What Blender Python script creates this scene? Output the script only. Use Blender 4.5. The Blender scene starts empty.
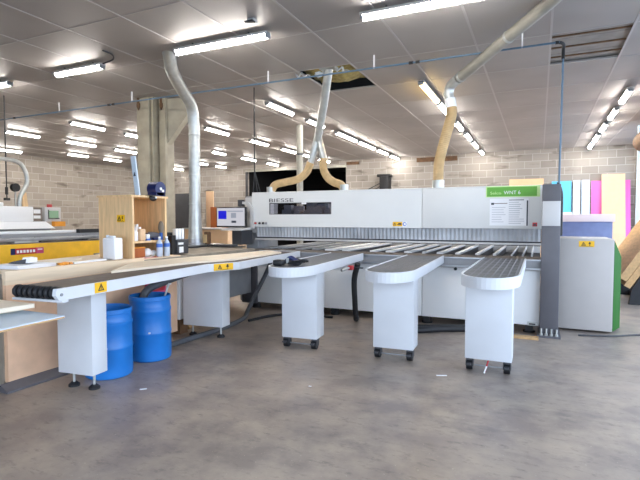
import bpy, bmesh, math, random
from mathutils import Vector, Matrix
random.seed(7)
SC = bpy.context.scene
COL = SC.collection
PI = math.pi
R = math.radians

# ------------------------------------------------------------------ materials
def lin(c):
    if isinstance(c, str):
        c = [int(c[i:i+2], 16) / 255 for i in (0, 2, 4)]
    return tuple((x / 12.92 if x <= .04045 else ((x + .055) / 1.055) ** 2.4) for x in c) + (1,)

def nodes(name):
    m = bpy.data.materials.new(name); m.use_nodes = True
    nt = m.node_tree
    return m, nt, nt.nodes['Principled BSDF']

def N(nt, typ, **kw):
    n = nt.nodes.new(typ)
    for k, v in kw.items():
        if k in n.inputs.keys(): n.inputs[k].default_value = v
        else: setattr(n, k, v)
    return n

def pos(nt, scale=(1, 1, 1)):
    g = N(nt, 'ShaderNodeNewGeometry')
    mp = N(nt, 'ShaderNodeMapping'); mp.inputs['Scale'].default_value = scale
    nt.links.new(g.outputs['Position'], mp.inputs['Vector'])
    return mp.outputs['Vector']

def objpos(nt, scale=(1, 1, 1)):
    g = N(nt, 'ShaderNodeTexCoord')
    mp = N(nt, 'ShaderNodeMapping'); mp.inputs['Scale'].default_value = scale
    nt.links.new(g.outputs['Object'], mp.inputs['Vector'])
    return mp.outputs['Vector']

def mix(nt, fac, a, b):
    n = N(nt, 'ShaderNodeMix'); n.data_type = 'RGBA'
    if isinstance(fac, (int, float)): n.inputs[0].default_value = fac
    else: nt.links.new(fac, n.inputs[0])
    for v, i in ((a, 6), (b, 7)):
        if isinstance(v, tuple): n.inputs[i].default_value = v
        else: nt.links.new(v, n.inputs[i])
    return n.outputs[2]

def ramp(nt, fac, lo, hi, a=(0, 0, 0, 1), b=(1, 1, 1, 1)):
    n = N(nt, 'ShaderNodeValToRGB')
    n.color_ramp.elements[0].position = lo; n.color_ramp.elements[0].color = a
    n.color_ramp.elements[1].position = hi; n.color_ramp.elements[1].color = b
    nt.links.new(fac, n.inputs['Fac'])
    return n.outputs['Color']

def mat(name, c, rough=.5, metal=0, var=.0, scale=6, stretch=(1, 1, 1), bump=0, spec=.5, emit=0, c2=None, world=False):
    m, nt, b = nodes(name)
    c = lin(c)
    b.inputs['Roughness'].default_value = rough; b.inputs['Metallic'].default_value = metal
    b.inputs['Specular IOR Level'].default_value = spec
    b.inputs['Base Color'].default_value = c
    if var or c2 or bump:
        v = (pos if world else objpos)(nt, stretch)
        n = N(nt, 'ShaderNodeTexNoise'); n.inputs['Scale'].default_value = scale; n.inputs['Detail'].default_value = 5
        nt.links.new(v, n.inputs['Vector'])
        hi = lin(c2) if c2 else tuple(min(1, x * (1 + var)) for x in c[:3]) + (1,)
        lo = c if c2 else tuple(x * (1 - var) for x in c[:3]) + (1,)
        nt.links.new(mix(nt, ramp(nt, n.outputs['Fac'], .35, .65), lo, hi), b.inputs['Base Color'])
        if bump:
            bp = N(nt, 'ShaderNodeBump'); bp.inputs['Strength'].default_value = bump; bp.inputs['Distance'].default_value = .01
            nt.links.new(n.outputs['Fac'], bp.inputs['Height']); nt.links.new(bp.outputs['Normal'], b.inputs['Normal'])
    if emit:
        b.inputs['Emission Color'].default_value = c; b.inputs['Emission Strength'].default_value = emit
    return m

def emis(name, c, s):
    m, nt, b = nodes(name)
    b.inputs['Base Color'].default_value = (.02, .02, .02, 1); b.inputs['Specular IOR Level'].default_value = .1
    b.inputs['Emission Color'].default_value = lin(c); b.inputs['Emission Strength'].default_value = s
    return m

LAMP = 27.0
M = {}
M['white'] = mat('white_paint', 'd3d6da', .38, var=.03, scale=3)
M['bright'] = mat('bright_white', 'eceded', .4)
M['cabgrey'] = mat('cabinet_paint', 'b6b0ab', .5, var=.02)
M['offwhite'] = mat('offwhite_paint', 'c3c2c1', .45, var=.04, scale=3)
M['hoodwhite'] = mat('hood_paint', 'd6d8d7', .42, var=.02, scale=2)
M['table_dark'] = mat('table_laminate', '48494c', .45, var=.1, scale=30)
M['ball'] = mat('ball_steel', '85858a', .45, .1)
M['grey'] = mat('grey_paint', '5b5a5f', .45, var=.06, scale=5)
M['midgrey'] = mat('mid_grey_paint', '8c8e91', .45, var=.06, scale=5)
M['darkgrey'] = mat('dark_grey', '3b3c40', .5, var=.08)
M['black'] = mat('black_plastic', '16171a', .45, var=.1)
M['blackrub'] = mat('black_rubber', '1d1e22', .6, var=.15, scale=20)
M['hose'] = mat('grey_hose', '52555a', .5, var=.1, scale=20)
M['alu'] = mat('aluminium', 'a9abae', .35, .8, var=.08, scale=8)
M['galv'] = mat('galvanised', 'bcbfbc', .4, .65, var=.09, scale=10)
M['galvpaint'] = mat('painted_pipe', '98958a', .45, .1, var=.08)
M['beige'] = mat('beige_hose', 'c2a67a', .6, var=.12, scale=10)
M['wood'] = mat('pine_ply', 'e3c090', .6, var=.12, scale=5, stretch=(6, 6, .6))
M['woodh'] = mat('pale_board', 'e6d8c2', .6, var=.07, scale=3, stretch=(3, .5, 3))
M['mdf'] = mat('mdf', 'e6bd9b', .65, var=.09, scale=4, bump=.1)
M['woodedge'] = mat('bench_rail', 'e6cfb0', .6, var=.08, scale=4, stretch=(6, .4, 6))
M['greywood'] = mat('greyed_wood', '93897a', .7, var=.15, scale=6)
M['brownbed'] = mat('brown_bed', '74695f', .6, var=.2, scale=8)
M['feedtop'] = mat('feed_surface', '574a40', .7, var=.15, scale=10)
M['yellow'] = mat('yellow_paint', 'f7bd20', .5, var=.1, scale=5)
M['signy'] = mat('sign_yellow', 'f0b90c', .45)
M['signw'] = mat('sign_white', 'eeeeee', .45)
M['blue'] = mat('blue_plastic', '1b74c4', .38, var=.07, scale=4)
M['navy'] = mat('navy_plastic', '18255a', .4, var=.1)
M['green'] = mat('green_paint', '1f5a14', .8, var=.05, spec=.15)
M['stickg'] = mat('green_sticker', '62a83a', .5)
M['lime'] = mat('lime_letter', 'c3e59a', .5)
M['red'] = mat('red_plastic', 'b82c30', .45, var=.08)
M['pinkred'] = mat('pink_red', 'd04a78', .5, var=.1)
M['orange'] = mat('orange_cloth', 'e89a34', .7, var=.1)
M['pipeblue'] = mat('blue_air_pipe', '557086', .45, var=.04)
M['cyan'] = mat('cyan_board', '5cbbe8', .5)
M['pink'] = mat('pink_board', 'e268b2', .55)
M['cream'] = mat('cream_board', 'dcb892', .6, var=.03)
M['peach'] = mat('peach_board', 'e6bf95', .6, var=.03)
M['paleblue'] = mat('pale_blue_board', 'c6d6e4', .5)
M['bluewrap'] = mat('blue_wrap', '727ea9', .4, var=.08)
M['palepink'] = mat('pale_pink_board', 'f0dcdc', .55)
M['brownwood'] = mat('brown_wood', '6a4d33', .7, var=.25, scale=8)
M['orangewood'] = mat('orange_wood', 'a55a28', .5, var=.12, scale=5, stretch=(4, 4, .6))
M['plank'] = mat('raw_plank', 'c8a272', .65, var=.12, scale=4, stretch=(5, 1, 5))
M['column'] = mat('column_paint', 'a59c88', .6, var=.12, scale=4, bump=.1)
M['foil'] = mat('foil', 'dfe3e8', .4, .4, var=.2, scale=12)
M['wool'] = mat('mineral_wool', 'a3925a', .95, var=.3, scale=10, bump=.6)
M['roofboard'] = mat('roof_board', '9d968f', .8, var=.12, scale=5)
M['paper'] = mat('paper', 'e9ebef', .6)
M['ink'] = mat('ink', '3a3f4a', .6)
M['inkl'] = mat('light_ink', 'a9adb6', .6)
M['text'] = mat('grey_letter', '404146', .5)
M['bottle'] = mat('bottle_plastic', 'b9c4d2', .2, var=.1)
M['labelblue'] = mat('label_blue', '3f6fc0', .4)
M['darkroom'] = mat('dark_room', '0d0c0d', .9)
M['tbar'] = mat('tee_bar', 'aeaaa8', .5)
M['bounce_yard'] = mat('bounce_yard_concrete', 'c4c2bd', .9, var=.08, scale=2)
M['lamp'] = emis('lamp_glow', 'fff9f2', LAMP)
M['lampy'] = emis('lamp_glow_yellow', 'ffd98c', LAMP * .45)
M['screen'] = emis('screen_glow', 'cfcfd8', .3)
M['screenb'] = emis('screen_glow_blue', '0a10d8', .3)
M['lcd'] = emis('lcd_glow', '9fc3a0', .22)

def glass(name, tint, rough=.03, alpha=.35):
    m, nt, b = nodes(name)
    out = nt.nodes['Material Output']
    tr = N(nt, 'ShaderNodeBsdfTransparent'); tr.inputs['Color'].default_value = lin(tint)
    gl = N(nt, 'ShaderNodeBsdfGlossy'); gl.inputs['Roughness'].default_value = rough
    fr = N(nt, 'ShaderNodeFresnel'); fr.inputs['IOR'].default_value = 1.5
    ms = N(nt, 'ShaderNodeMixShader')
    nt.links.new(fr.outputs[0], ms.inputs[0]); nt.links.new(tr.outputs[0], ms.inputs[1]); nt.links.new(gl.outputs[0], ms.inputs[2])
    nt.links.new(ms.outputs[0], out.inputs['Surface'])
    return m
M['pane'] = glass('window_pane', 'e4e4ea')
M['darkpane'] = glass('dark_pane', '8a8a8a')

def floor_mat():
    m, nt, b = nodes('concrete_floor')
    v = pos(nt)
    def noise(s, d=6, st=None, rough=.55):
        n = N(nt, 'ShaderNodeTexNoise'); n.inputs['Scale'].default_value = s; n.inputs['Detail'].default_value = d
        n.inputs['Roughness'].default_value = rough
        nt.links.new(v if st is None else pos(nt, st), n.inputs['Vector']); return n.outputs['Fac']
    a = mix(nt, ramp(nt, noise(.55), .36, .66), lin('82766f'), lin('a5968a'))
    a = mix(nt, ramp(nt, noise(2.2, 8, None, .65), .40, .75), a, lin('b3a391'))
    a = mix(nt, ramp(nt, noise(1.1, 8, (1, 1.7, 1), .7), .56, .74), a, lin('6f6763'))
    a = mix(nt, ramp(nt, noise(7, 8, (1, 2.2, 1), .75), .54, .74), a, lin('665e59'))
    a = mix(nt, ramp(nt, noise(45, 3), .66, .74), a, lin('b7aa98'))
    nt.links.new(a, b.inputs['Base Color'])
    r = N(nt, 'ShaderNodeMapRange'); r.inputs[1].default_value = .3; r.inputs[2].default_value = .7
    r.inputs[3].default_value = .28; r.inputs[4].default_value = .52
    nt.links.new(noise(1.6, 6), r.inputs[0]); nt.links.new(r.outputs[0], b.inputs['Roughness'])
    bp = N(nt, 'ShaderNodeBump'); bp.inputs['Strength'].default_value = .12; bp.inputs['Distance'].default_value = .01
    nt.links.new(noise(14, 8), bp.inputs['Height']); nt.links.new(bp.outputs['Normal'], b.inputs['Normal'])
    return m
M['floor'] = floor_mat()

def ceiling_mat():
    m, nt, b = nodes('ceiling_panel')
    v = pos(nt)
    n = N(nt, 'ShaderNodeTexNoise'); n.inputs['Scale'].default_value = .8; nt.links.new(v, n.inputs['Vector'])
    nt.links.new(mix(nt, ramp(nt, n.outputs['Fac'], .35, .65), lin('98938f'), lin('a39e9a')), b.inputs['Base Color'])
    b.inputs['Roughness'].default_value = .55
    n2 = N(nt, 'ShaderNodeTexNoise'); n2.inputs['Scale'].default_value = 1.5; nt.links.new(v, n2.inputs['Vector'])
    bp = N(nt, 'ShaderNodeBump'); bp.inputs['Strength'].default_value = .15; bp.inputs['Distance'].default_value = .02
    nt.links.new(n2.outputs['Fac'], bp.inputs['Height']); nt.links.new(bp.outputs['Normal'], b.inputs['Normal'])
    return m
M['ceil'] = ceiling_mat()

def block_mat(name, axis, c1, c2, mortar):
    m, nt, b = nodes(name)
    g = N(nt, 'ShaderNodeNewGeometry'); s = N(nt, 'ShaderNodeSeparateXYZ'); c = N(nt, 'ShaderNodeCombineXYZ')
    nt.links.new(g.outputs['Position'], s.inputs[0])
    nt.links.new(s.outputs[axis], c.inputs[0]); nt.links.new(s.outputs[2], c.inputs[1])
    br = N(nt, 'ShaderNodeTexBrick'); br.offset = .5
    nt.links.new(c.outputs[0], br.inputs['Vector'])
    br.inputs['Color1'].default_value = lin(c1); br.inputs['Color2'].default_value = lin(c2); br.inputs['Mortar'].default_value = lin(mortar)
    for k, val in (('Scale', 1), ('Mortar Size', .012), ('Mortar Smooth', .3), ('Bias', -.2), ('Brick Width', .52), ('Row Height', .26)):
        br.inputs[k].default_value = val
    n = N(nt, 'ShaderNodeTexNoise'); n.inputs['Scale'].default_value = 2.2; n.inputs['Detail'].default_value = 6
    mp = N(nt, 'ShaderNodeMapping'); mp.inputs['Scale'].default_value = (.45, 1.6, 1)
    nt.links.new(c.outputs[0], mp.inputs[0]); nt.links.new(mp.outputs[0], n.inputs['Vector'])
    a = mix(nt, ramp(nt, n.outputs['Fac'], .6, .72), br.outputs['Color'], lin('6d645b'))
    nt.links.new(a, b.inputs['Base Color']); b.inputs['Roughness'].default_value = .9
    bp = N(nt, 'ShaderNodeBump'); bp.inputs['Strength'].default_value = .5; bp.inputs['Distance'].default_value = .01; bp.invert = True
    nt.links.new(br.outputs['Fac'], bp.inputs['Height']); nt.links.new(bp.outputs['Normal'], b.inputs['Normal'])
    return m
M['block_y'] = block_mat('block_wall_side', 1, 'a69d92', '92897f', 'bab2a8')
M['block_x'] = block_mat('block_wall_back', 0, 'a19a92', '8f8880', 'b5afa7')

# ------------------------------------------------------------------ mesh builder
class MB:
    def __init__(s): s.bm = bmesh.new(); s.mats = []; s.mi = 0
    def use(s, m):
        m = M[m] if isinstance(m, str) else m
        if m not in s.mats: s.mats.append(m)
        s.mi = s.mats.index(m); return s
    def _f(s, vs):
        try:
            f = s.bm.faces.new(vs); f.material_index = s.mi; return f
        except ValueError: return None
    def poly(s, pts): return s._f([s.bm.verts.new(p) for p in pts])
    def hexa(s, b, t): s._hexa(b, t); return s
    def _hexa(s, b, t):
        """eight corners: bottom ring b, top ring t (any equal number)"""
        vb = [s.bm.verts.new(p) for p in b]; vt = [s.bm.verts.new(p) for p in t]; n = len(b)
        fs = [s._f(vb[::-1]), s._f(vt)]
        for i in range(n): fs.append(s._f([vb[i], vb[(i+1) % n], vt[(i+1) % n], vt[i]]))
        return fs
    def box(s, x0, x1, y0, y1, z0, z1, bev=0):
        fs = s._hexa([(x0, y0, z0), (x1, y0, z0), (x1, y1, z0), (x0, y1, z0)], [(x0, y0, z1), (x1, y0, z1), (x1, y1, z1), (x0, y1, z1)])
        if bev:
            es = list({e for f in fs for e in f.edges})
            r = bmesh.ops.bevel(s.bm, geom=es, offset=bev, segments=2, affect='EDGES', profile=.5)
            for f in r['faces']: f.material_index = s.mi
        return s
    def prism(s, pts, z0, z1): s.hexa([(x, y, z0) for x, y in pts], [(x, y, z1) for x, y in pts]); return s
    def extrude(s, pts, vec):
        v = Vector(vec); s.hexa([tuple(p) for p in pts], [tuple(Vector(p) + v) for p in pts]); return s
    def tube(s, pts, r, n=12, cap=True):
        pts = [Vector(p) for p in pts]; k = len(pts)
        rs = r if isinstance(r, (list, tuple)) else [r] * k
        T = []
        for i in range(k):
            a = pts[min(i+1, k-1)] - pts[max(i-1, 0)]
            T.append(a.normalized() if a.length > 1e-9 else Vector((0, 0, 1)))
        u = T[0].orthogonal().normalized(); rings = []
        for i in range(k):
            u = (u - T[i] * u.dot(T[i]))
            u = u.normalized() if u.length > 1e-6 else T[i].orthogonal().normalized()
            w = T[i].cross(u)
            rings.append([s.bm.verts.new(pts[i] + (u * math.cos(2*PI*j/n) + w * math.sin(2*PI*j/n)) * rs[i]) for j in range(n)])
        for i in range(k-1):
            for j in range(n): s._f([rings[i][j], rings[i][(j+1) % n], rings[i+1][(j+1) % n], rings[i+1][j]])
        if cap: s._f(rings[0][::-1]); s._f(rings[-1])
        return s
    def cyl(s, a, b, r, n=16, r2=None): return s.tube([a, b], [r, r if r2 is None else r2], n)
    def lathe(s, c, prof, n=28):
        rings = []
        for r, z in prof:
            rings.append([s.bm.verts.new((c[0] + r*math.cos(2*PI*j/n), c[1] + r*math.sin(2*PI*j/n), c[2] + z)) for j in range(n)])
        for i in range(len(rings)-1):
            for j in range(n): s._f([rings[i][j], rings[i][(j+1) % n], rings[i+1][(j+1) % n], rings[i+1][j]])
        s._f(rings[0][::-1]); s._f(rings[-1]); return s
    def ball(s, c, r, sc=(1, 1, 1), u=10, v=7):
        mtx = Matrix.Translation(c) @ Matrix.Diagonal((sc[0]*r, sc[1]*r, sc[2]*r, 1))
        g = bmesh.ops.create_uvsphere(s.bm, u_segments=u, v_segments=v, radius=1, matrix=mtx)
        for vv in g['verts']:
            for f in vv.link_faces: f.material_index = s.mi
        return s
    def rot(s, ang, axis, c):
        bmesh.ops.rotate(s.bm, verts=s.bm.verts[:], cent=c, matrix=Matrix.Rotation(ang, 3, axis)); return s
    def build(s, name, m=None, parent=None, base=None, smooth=True):
        if m is not None and not s.mats: s.mats = [M[m] if isinstance(m, str) else m]
        bmesh.ops.recalc_face_normals(s.bm, faces=s.bm.faces[:])
        off = base if base is not None else (BASE.get(parent.name, (0, 0, 0)) if parent else (0, 0, 0))
        off = Vector(off)
        bmesh.ops.translate(s.bm, verts=s.bm.verts[:], vec=-off)
        me = bpy.data.meshes.new(name); s.bm.to_mesh(me); s.bm.free()
        for x in s.mats: me.materials.append(x)
        if smooth:
            me.shade_smooth(); me.set_sharp_from_angle(angle=R(35))
        o = bpy.data.objects.new(name, me); COL.objects.link(o)
        BASE[o.name] = tuple(off)
        if parent is not None: o.parent = parent
        else: o.location = off
        return o
BASE = {}

def tag(o, label=None, cat=None, group=None, kind=None):
    if label: o['label'] = label
    if cat: o['category'] = cat
    if group: o['group'] = group
    if kind: o['kind'] = kind
    return o

def thing(name, base, label, cat, group=None):
    o = bpy.data.objects.new(name, None); COL.objects.link(o)
    o.empty_display_size = .1; o.location = base; BASE[o.name] = tuple(base)
    return tag(o, label, cat, group)

def copy_tree(o, parent=None):
    c = o.copy(); COL.objects.link(c)
    if parent: c.parent = parent
    BASE[c.name] = BASE.get(o.name, (0, 0, 0))
    for ch in list(o.children): copy_tree(ch, c)
    return c

def spline(pts, n=40):
    P = [Vector(p) for p in pts]; P = [P[0]*2 - P[1]] + P + [P[-1]*2 - P[-2]]
    out = []; k = len(P) - 3
    for i in range(n + 1):
        t = i / n * k; j = min(int(t), k - 1); t -= j
        a, b, c, d = P[j], P[j+1], P[j+2], P[j+3]
        out.append(.5 * ((2*b) + (c-a)*t + (2*a-5*b+4*c-d)*t*t + (3*b-a-3*c+d)*t**3))
    return out

def text_into(mb, txt, origin, u, v, width, height, m, lift=.002):
    """letters laid as flat mesh on a surface"""
    cu = bpy.data.curves.new('lettering', 'FONT'); cu.body = txt; cu.extrude = .02
    ob = bpy.data.objects.new('lettering', cu); COL.objects.link(ob)
    dg = bpy.context.evaluated_depsgraph_get()
    me = bpy.data.meshes.new_from_object(ob.evaluated_get(dg))
    bpy.data.objects.remove(ob); bpy.data.curves.remove(cu)
    xs = [w.co.x for w in me.vertices]; ys = [w.co.y for w in me.vertices]
    x0, x1, y0, y1 = min(xs), max(xs), min(ys), max(ys)
    u = Vector(u); v = Vector(v); n = u.cross(v); o = Vector(origin)
    mb.use(m); vs = []
    for w in me.vertices:
        p = o + u * ((w.co.x-x0)/(x1-x0)*width) + v * ((w.co.y-y0)/(y1-y0)*height) + n * (lift * (1 if w.co.z > 0 else -.3))
        vs.append(mb.bm.verts.new(p))
    for f in me.polygons: mb._f([vs[i] for i in f.vertices])
    bpy.data.meshes.remove(me)

def slab(mb, o, u, v, x0, x1, y0, y1, d0, d1):
    o = Vector(o); u = Vector(u); v = Vector(v); n = u.cross(v)
    q = [(x0, y0), (x1, y0), (x1, y1), (x0, y1)]
    mb.hexa([o + u*a + v*b + n*d0 for a, b in q], [o + u*a + v*b + n*d1 for a, b in q])

def warn_tri(mb, o, u, v, cx, cy, s, d):
    """black outlined triangle with a bar inside"""
    o = Vector(o); u = Vector(u); v = Vector(v); n = u.cross(v)
    P = lambda a, b, k: o + u*(cx+a*s) + v*(cy+b*s) + n*k
    out = [(-.5, -.42), (.5, -.42), (0, .46)]; inn = [(-.3, -.3), (.3, -.3), (0, .22)]
    mb.use('black')
    for i in range(3):
        j = (i+1) % 3
        mb.hexa([P(*out[i], 0), P(*out[j], 0), P(*inn[j], 0), P(*inn[i], 0)], [P(*out[i], d), P(*out[j], d), P(*inn[j], d), P(*inn[i], d)])
    slab(mb, o, u, v, cx-.05*s, cx+.05*s, cy-.25*s, cy+.08*s, 0, d)

def warning_sign(parent, o, u, v, w, h, two=True):
    mb = MB().use('signy'); slab(mb, o, u, v, 0, w, 0, h, 0, .003)
    if two:
        warn_tri(mb, o, u, v, w*.3, h*.52, h*.72, .005)
        mb.use('black'); slab(mb, o, u, v, w*.66, w*.74, h*.42, h*.85, 0, .005); slab(mb, o, u, v, w*.62, w*.78, h*.5, h*.62, 0, .005)
        slab(mb, o, u, v, w*.67, w*.73, h*.22, h*.34, 0, .005)
        slab(mb, o, u, v, w*.08, w*.92, h*.06, h*.1, 0, .005)
    else:
        warn_tri(mb, o, u, v, w*.5, h*.52, h*.8, .005)
    return tag(mb.build('warning_sign', None, parent, smooth=False), 'yellow warning sticker with black triangle')

# ------------------------------------------------------------------ setting
CZ = 4.05
X0, X1, Y0, Y1 = -18.4, 2.95, -4.0, 18.9
tag(MB().use('floor').box(X0-.2, X1+.2, Y0-.2, Y1+.2, -.2, 0).build('floor', base=(0, 0, 0)), kind='structure')
tag(MB().use('bounce_yard').box(-32, 26, -34, Y0-.2, -.25, -.05).box(X1+.2, 26, Y0-.2, 30, -.25, -.05).build('ground', base=(0, 0, 0)), kind='structure')  # outdoor yard added and kept pale to bounce daylight into the bays

gx = [.1 + .968*k for k in range(-19, 3)]; gx = [X0-.2] + [g for g in gx if g > X0] + [X1+.2]
gy = [4.4 + 1.43*k for k in range(-6, 11)]; gy = [Y0-.2] + [g for g in gy if Y0 < g < Y1] + [Y1+.2]
def is_hole(xa, xb, ya, yb):
    cx, cy = (xa+xb)/2, (ya+yb)/2
    return (-3.78 < cx < -2.8 and 7.2 < cy < 8.7) or (.1 < cx < 1.07 and 7.2 < cy < 8.7)
mb = MB().use('ceil')
for i in range(len(gx)-1):
    for j in range(len(gy)-1):
        if not is_hole(gx[i], gx[i+1], gy[j], gy[j+1]):
            mb.box(gx[i], gx[i+1], gy[j], gy[j+1], CZ, CZ+.03)
tag(mb.build('ceiling', base=(0, 0, CZ), smooth=False), kind='structure')
mb = MB().use('tbar')
for g in gx[1:-1]: mb.box(g-.014, g+.014, Y0, Y1, CZ-.006, CZ+.004)
for g in gy[1:-1]: mb.box(X0, X1, g-.009, g+.009, CZ-.004, CZ+.004)
tag(mb.build('ceiling_trim', base=(0, 0, CZ), smooth=False), kind='structure')
tag(MB().use('darkroom').box(X0-.2, X1+.2, Y0-.2, Y1+.2, 4.9, 5.0).build('roof', base=(0, 0, 4.9)), kind='structure')

wl = MB().use('block_y').box(X0-.2, X0, Y0-.2, Y1+.2, 0, CZ)
tag(wl.build('wall_left', base=(X0, 0, 0)), kind='structure')
OX0, OX1, OZ = -12.5, -7.5, 3.82
mb = MB().use('block_x').box(X0-.2, OX0, Y1, Y1+.2, 0, CZ).box(OX0, OX1, Y1, Y1+.2, OZ, CZ).box(OX1, X1+.2, Y1, Y1+.2, 0, CZ)
tag(mb.build('wall_back', base=(0, Y1, 0)), kind='structure')
# dark hall behind the wide opening
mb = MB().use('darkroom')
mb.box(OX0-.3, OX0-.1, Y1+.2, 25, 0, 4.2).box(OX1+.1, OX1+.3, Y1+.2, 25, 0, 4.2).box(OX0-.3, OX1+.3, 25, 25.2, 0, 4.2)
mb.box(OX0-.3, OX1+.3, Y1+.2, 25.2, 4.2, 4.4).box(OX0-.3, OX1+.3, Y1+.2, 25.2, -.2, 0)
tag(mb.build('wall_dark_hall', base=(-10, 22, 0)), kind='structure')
mb = MB().use('galvpaint').box(OX0-.05, OX1+.05, Y1-.06, Y1+.02, 3.74, 3.84).use('darkgrey').box(OX0-.04, OX0+.05, Y1-.05, Y1+.02, 0, 3.76)
tag(mb.build('trim_1', base=(-10, Y1, 0)), kind='structure')
tag(MB().use('brownwood').box(-4.46, -2.9, Y1-.08, Y1-.005, 3.8, 3.97).build('trim_2', base=(-3.7, Y1, 3.8)), kind='structure')
tag(MB().use('brownwood').box(-7.45, -6.9, Y1-.08, Y1-.005, 3.84, 3.96).build('trim_3', base=(-7.2, Y1, 3.8)), kind='structure')
# bay door in the side wall, wide bay behind the camera
DY0, DY1, DZ = -3.2, 18.6, 3.9
mb = MB().use('block_y').box(X1, X1+.2, Y0-.2, DY0, 0, CZ).box(X1, X1+.2, DY0, DY1, DZ, CZ).box(X1, X1+.2, DY1, Y1+.2, 0, CZ)
tag(mb.build('wall_right', base=(X1, 0, 0)), kind='structure')
FX0, FX1, FZ = -7.0, 1.6, 3.4
mb = MB().use('block_x').box(X0-.2, FX0, Y0-.2, Y0, 0, CZ).box(FX0, FX1, Y0-.2, Y0, FZ, CZ).box(FX1, X1+.2, Y0-.2, Y0, 0, CZ)
tag(mb.build('wall_front', base=(0, Y0, 0)), kind='structure')
t = thing('roller_door', (2.62, 12, 3.4), 'rolled-up brown roller door drum under the ceiling at the bright bay', 'roller door')
MB().use('brownwood').tube([(2.46, 9.0+.06*i, 3.57) for i in range(101)], [.25 + .008*(i % 2) for i in range(101)], 20).build('drum', None, t)
MB().use('paleblue').box(2.345, 2.44, 15.05, 15.2, 0, 4.04).build('guide_post', None, t)
MB().use('galv').box(2.36, 2.9, 15.21, 15.26, 3.65, 3.88).build('bracket', None, t)

# roof holes: joists, boards, wool, foil
mb = MB().use('roofboard')
for k in range(6): mb.box(.02, 1.2, 7.0+.33*k, 7.31+.33*k, 4.098, 4.112)
tag(mb.build('roof_panel', base=(.6, 8, 4.24)), kind='structure')
mb = MB().use('brownwood')
for yy in (7.5, 7.98, 8.42): mb.box(.02, 1.16, yy, yy+.035, 4.082, 4.098)
tag(mb.build('roof_beam', base=(.6, 8, 4.1)), kind='structure')
tag(MB().use('palepink').box(.13, 1.05, 7.53, 7.56, 4.1, 4.14).build('roof_trim', base=(.6, 7.5, 4.1)), kind='structure')
# wool bulging in the torn hole
mb = MB().use('wool'); G = 14; vs = []
for i in range(G+1):
    row = []
    for j in range(G+1):
        a, b = i/G, j/G
        z = 4.25 - .2*math.sin(PI*a)*math.sin(PI*min(1, b*1.1)) + .03*random.uniform(-1, 1)
        row.append(mb.bm.verts.new((-3.95 + 1.25*a, 7.5 + 1.15*b, z)))
    vs.append(row)
for i in range(G):
    for j in range(G): mb._f([vs[i][j], vs[i+1][j], vs[i+1][j+1], vs[i][j+1]])
tag(mb.build('insulation_blanket', base=(-3.3, 8, 4.05)), 'sagging olive mineral wool in the torn ceiling hole around the twin-hose duct', 'insulation')
for (x, y, a, w) in ((-3.74, 7.36, .4, .17), (-3.47, 7.44, -.5, .15), (-2.98, 7.36, .9, .2)):
    mb = MB().use('foil')
    q = []
    for i in range(6):
        p = Vector((i/5*w*1.5-w*.7, .06*math.sin(i*2.2), .03*math.cos(i*3)))
        q.append(p)
    ring = [(p, p + Vector((.02, .1+.02*math.sin(k*5), .04))) for k, p in enumerate(q)]
    for i in range(5):
        mb.hexa([ring[i][0], ring[i+1][0], ring[i+1][1], ring[i][1]], [Vector(v)+Vector((0, 0, .006)) for v in (ring[i][0], ring[i+1][0], ring[i+1][1], ring[i][1])])
    mb.rot(a, 'Z', (0, 0, 0)); bmesh.ops.translate(mb.bm, verts=mb.bm.verts[:], vec=(x, y, 4.0))
    tag(mb.build('foil_scrap', base=(x, y, 4.0)), 'crumpled silver foil scrap hanging at the torn ceiling hole', 'foil scrap', 'foil scraps at the torn ceiling hole')

# pillar with haunch
mb = MB().use('column')
mb.box(-7.62, -7.30, 7.45, 7.58, 0, CZ, .008).box(-7.50, -7.42, 7.58, 7.95, 0, CZ).box(-7.62, -7.30, 7.95, 8.05, 0, CZ, .008)
mb.box(-7.28, -7.23, 7.50, 7.98, 0, CZ).box(-7.18, -7.02, 7.62, 7.68, 0, CZ).box(-7.19, -7.13, 7.68, 8.0, 0, CZ)
mb.extrude([(-7.05, 7.70, 4.04), (-6.62, 7.85, 4.04), (-6.62, 7.85, 3.72), (-7.05, 7.70, 3.1)], (0, .14, 0))
tag(mb.build('pillar', base=(-7.4, 7.7, 0)), kind='structure')
for (x, y, lab) in ((-7.55, 7.42, 'small brown hook on the pillar front below the blue air pipe'), (-7.1, 7.59, 'small brown hook on the pillar beside its grey haunch')):
    mb = MB().use('brownwood').extrude([(x-.04, y, 3.93), (x+.04, y, 3.93), (x+.04, y, 3.86), (x, y, 3.79), (x-.04, y, 3.86)], (0, .02, 0)).box(x-.02, x+.02, y-.01, y+.02, 3.92, 4.04)
    tag(mb.build('wall_hook', base=(x, y, 3.8)), lab, 'hook')

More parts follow.
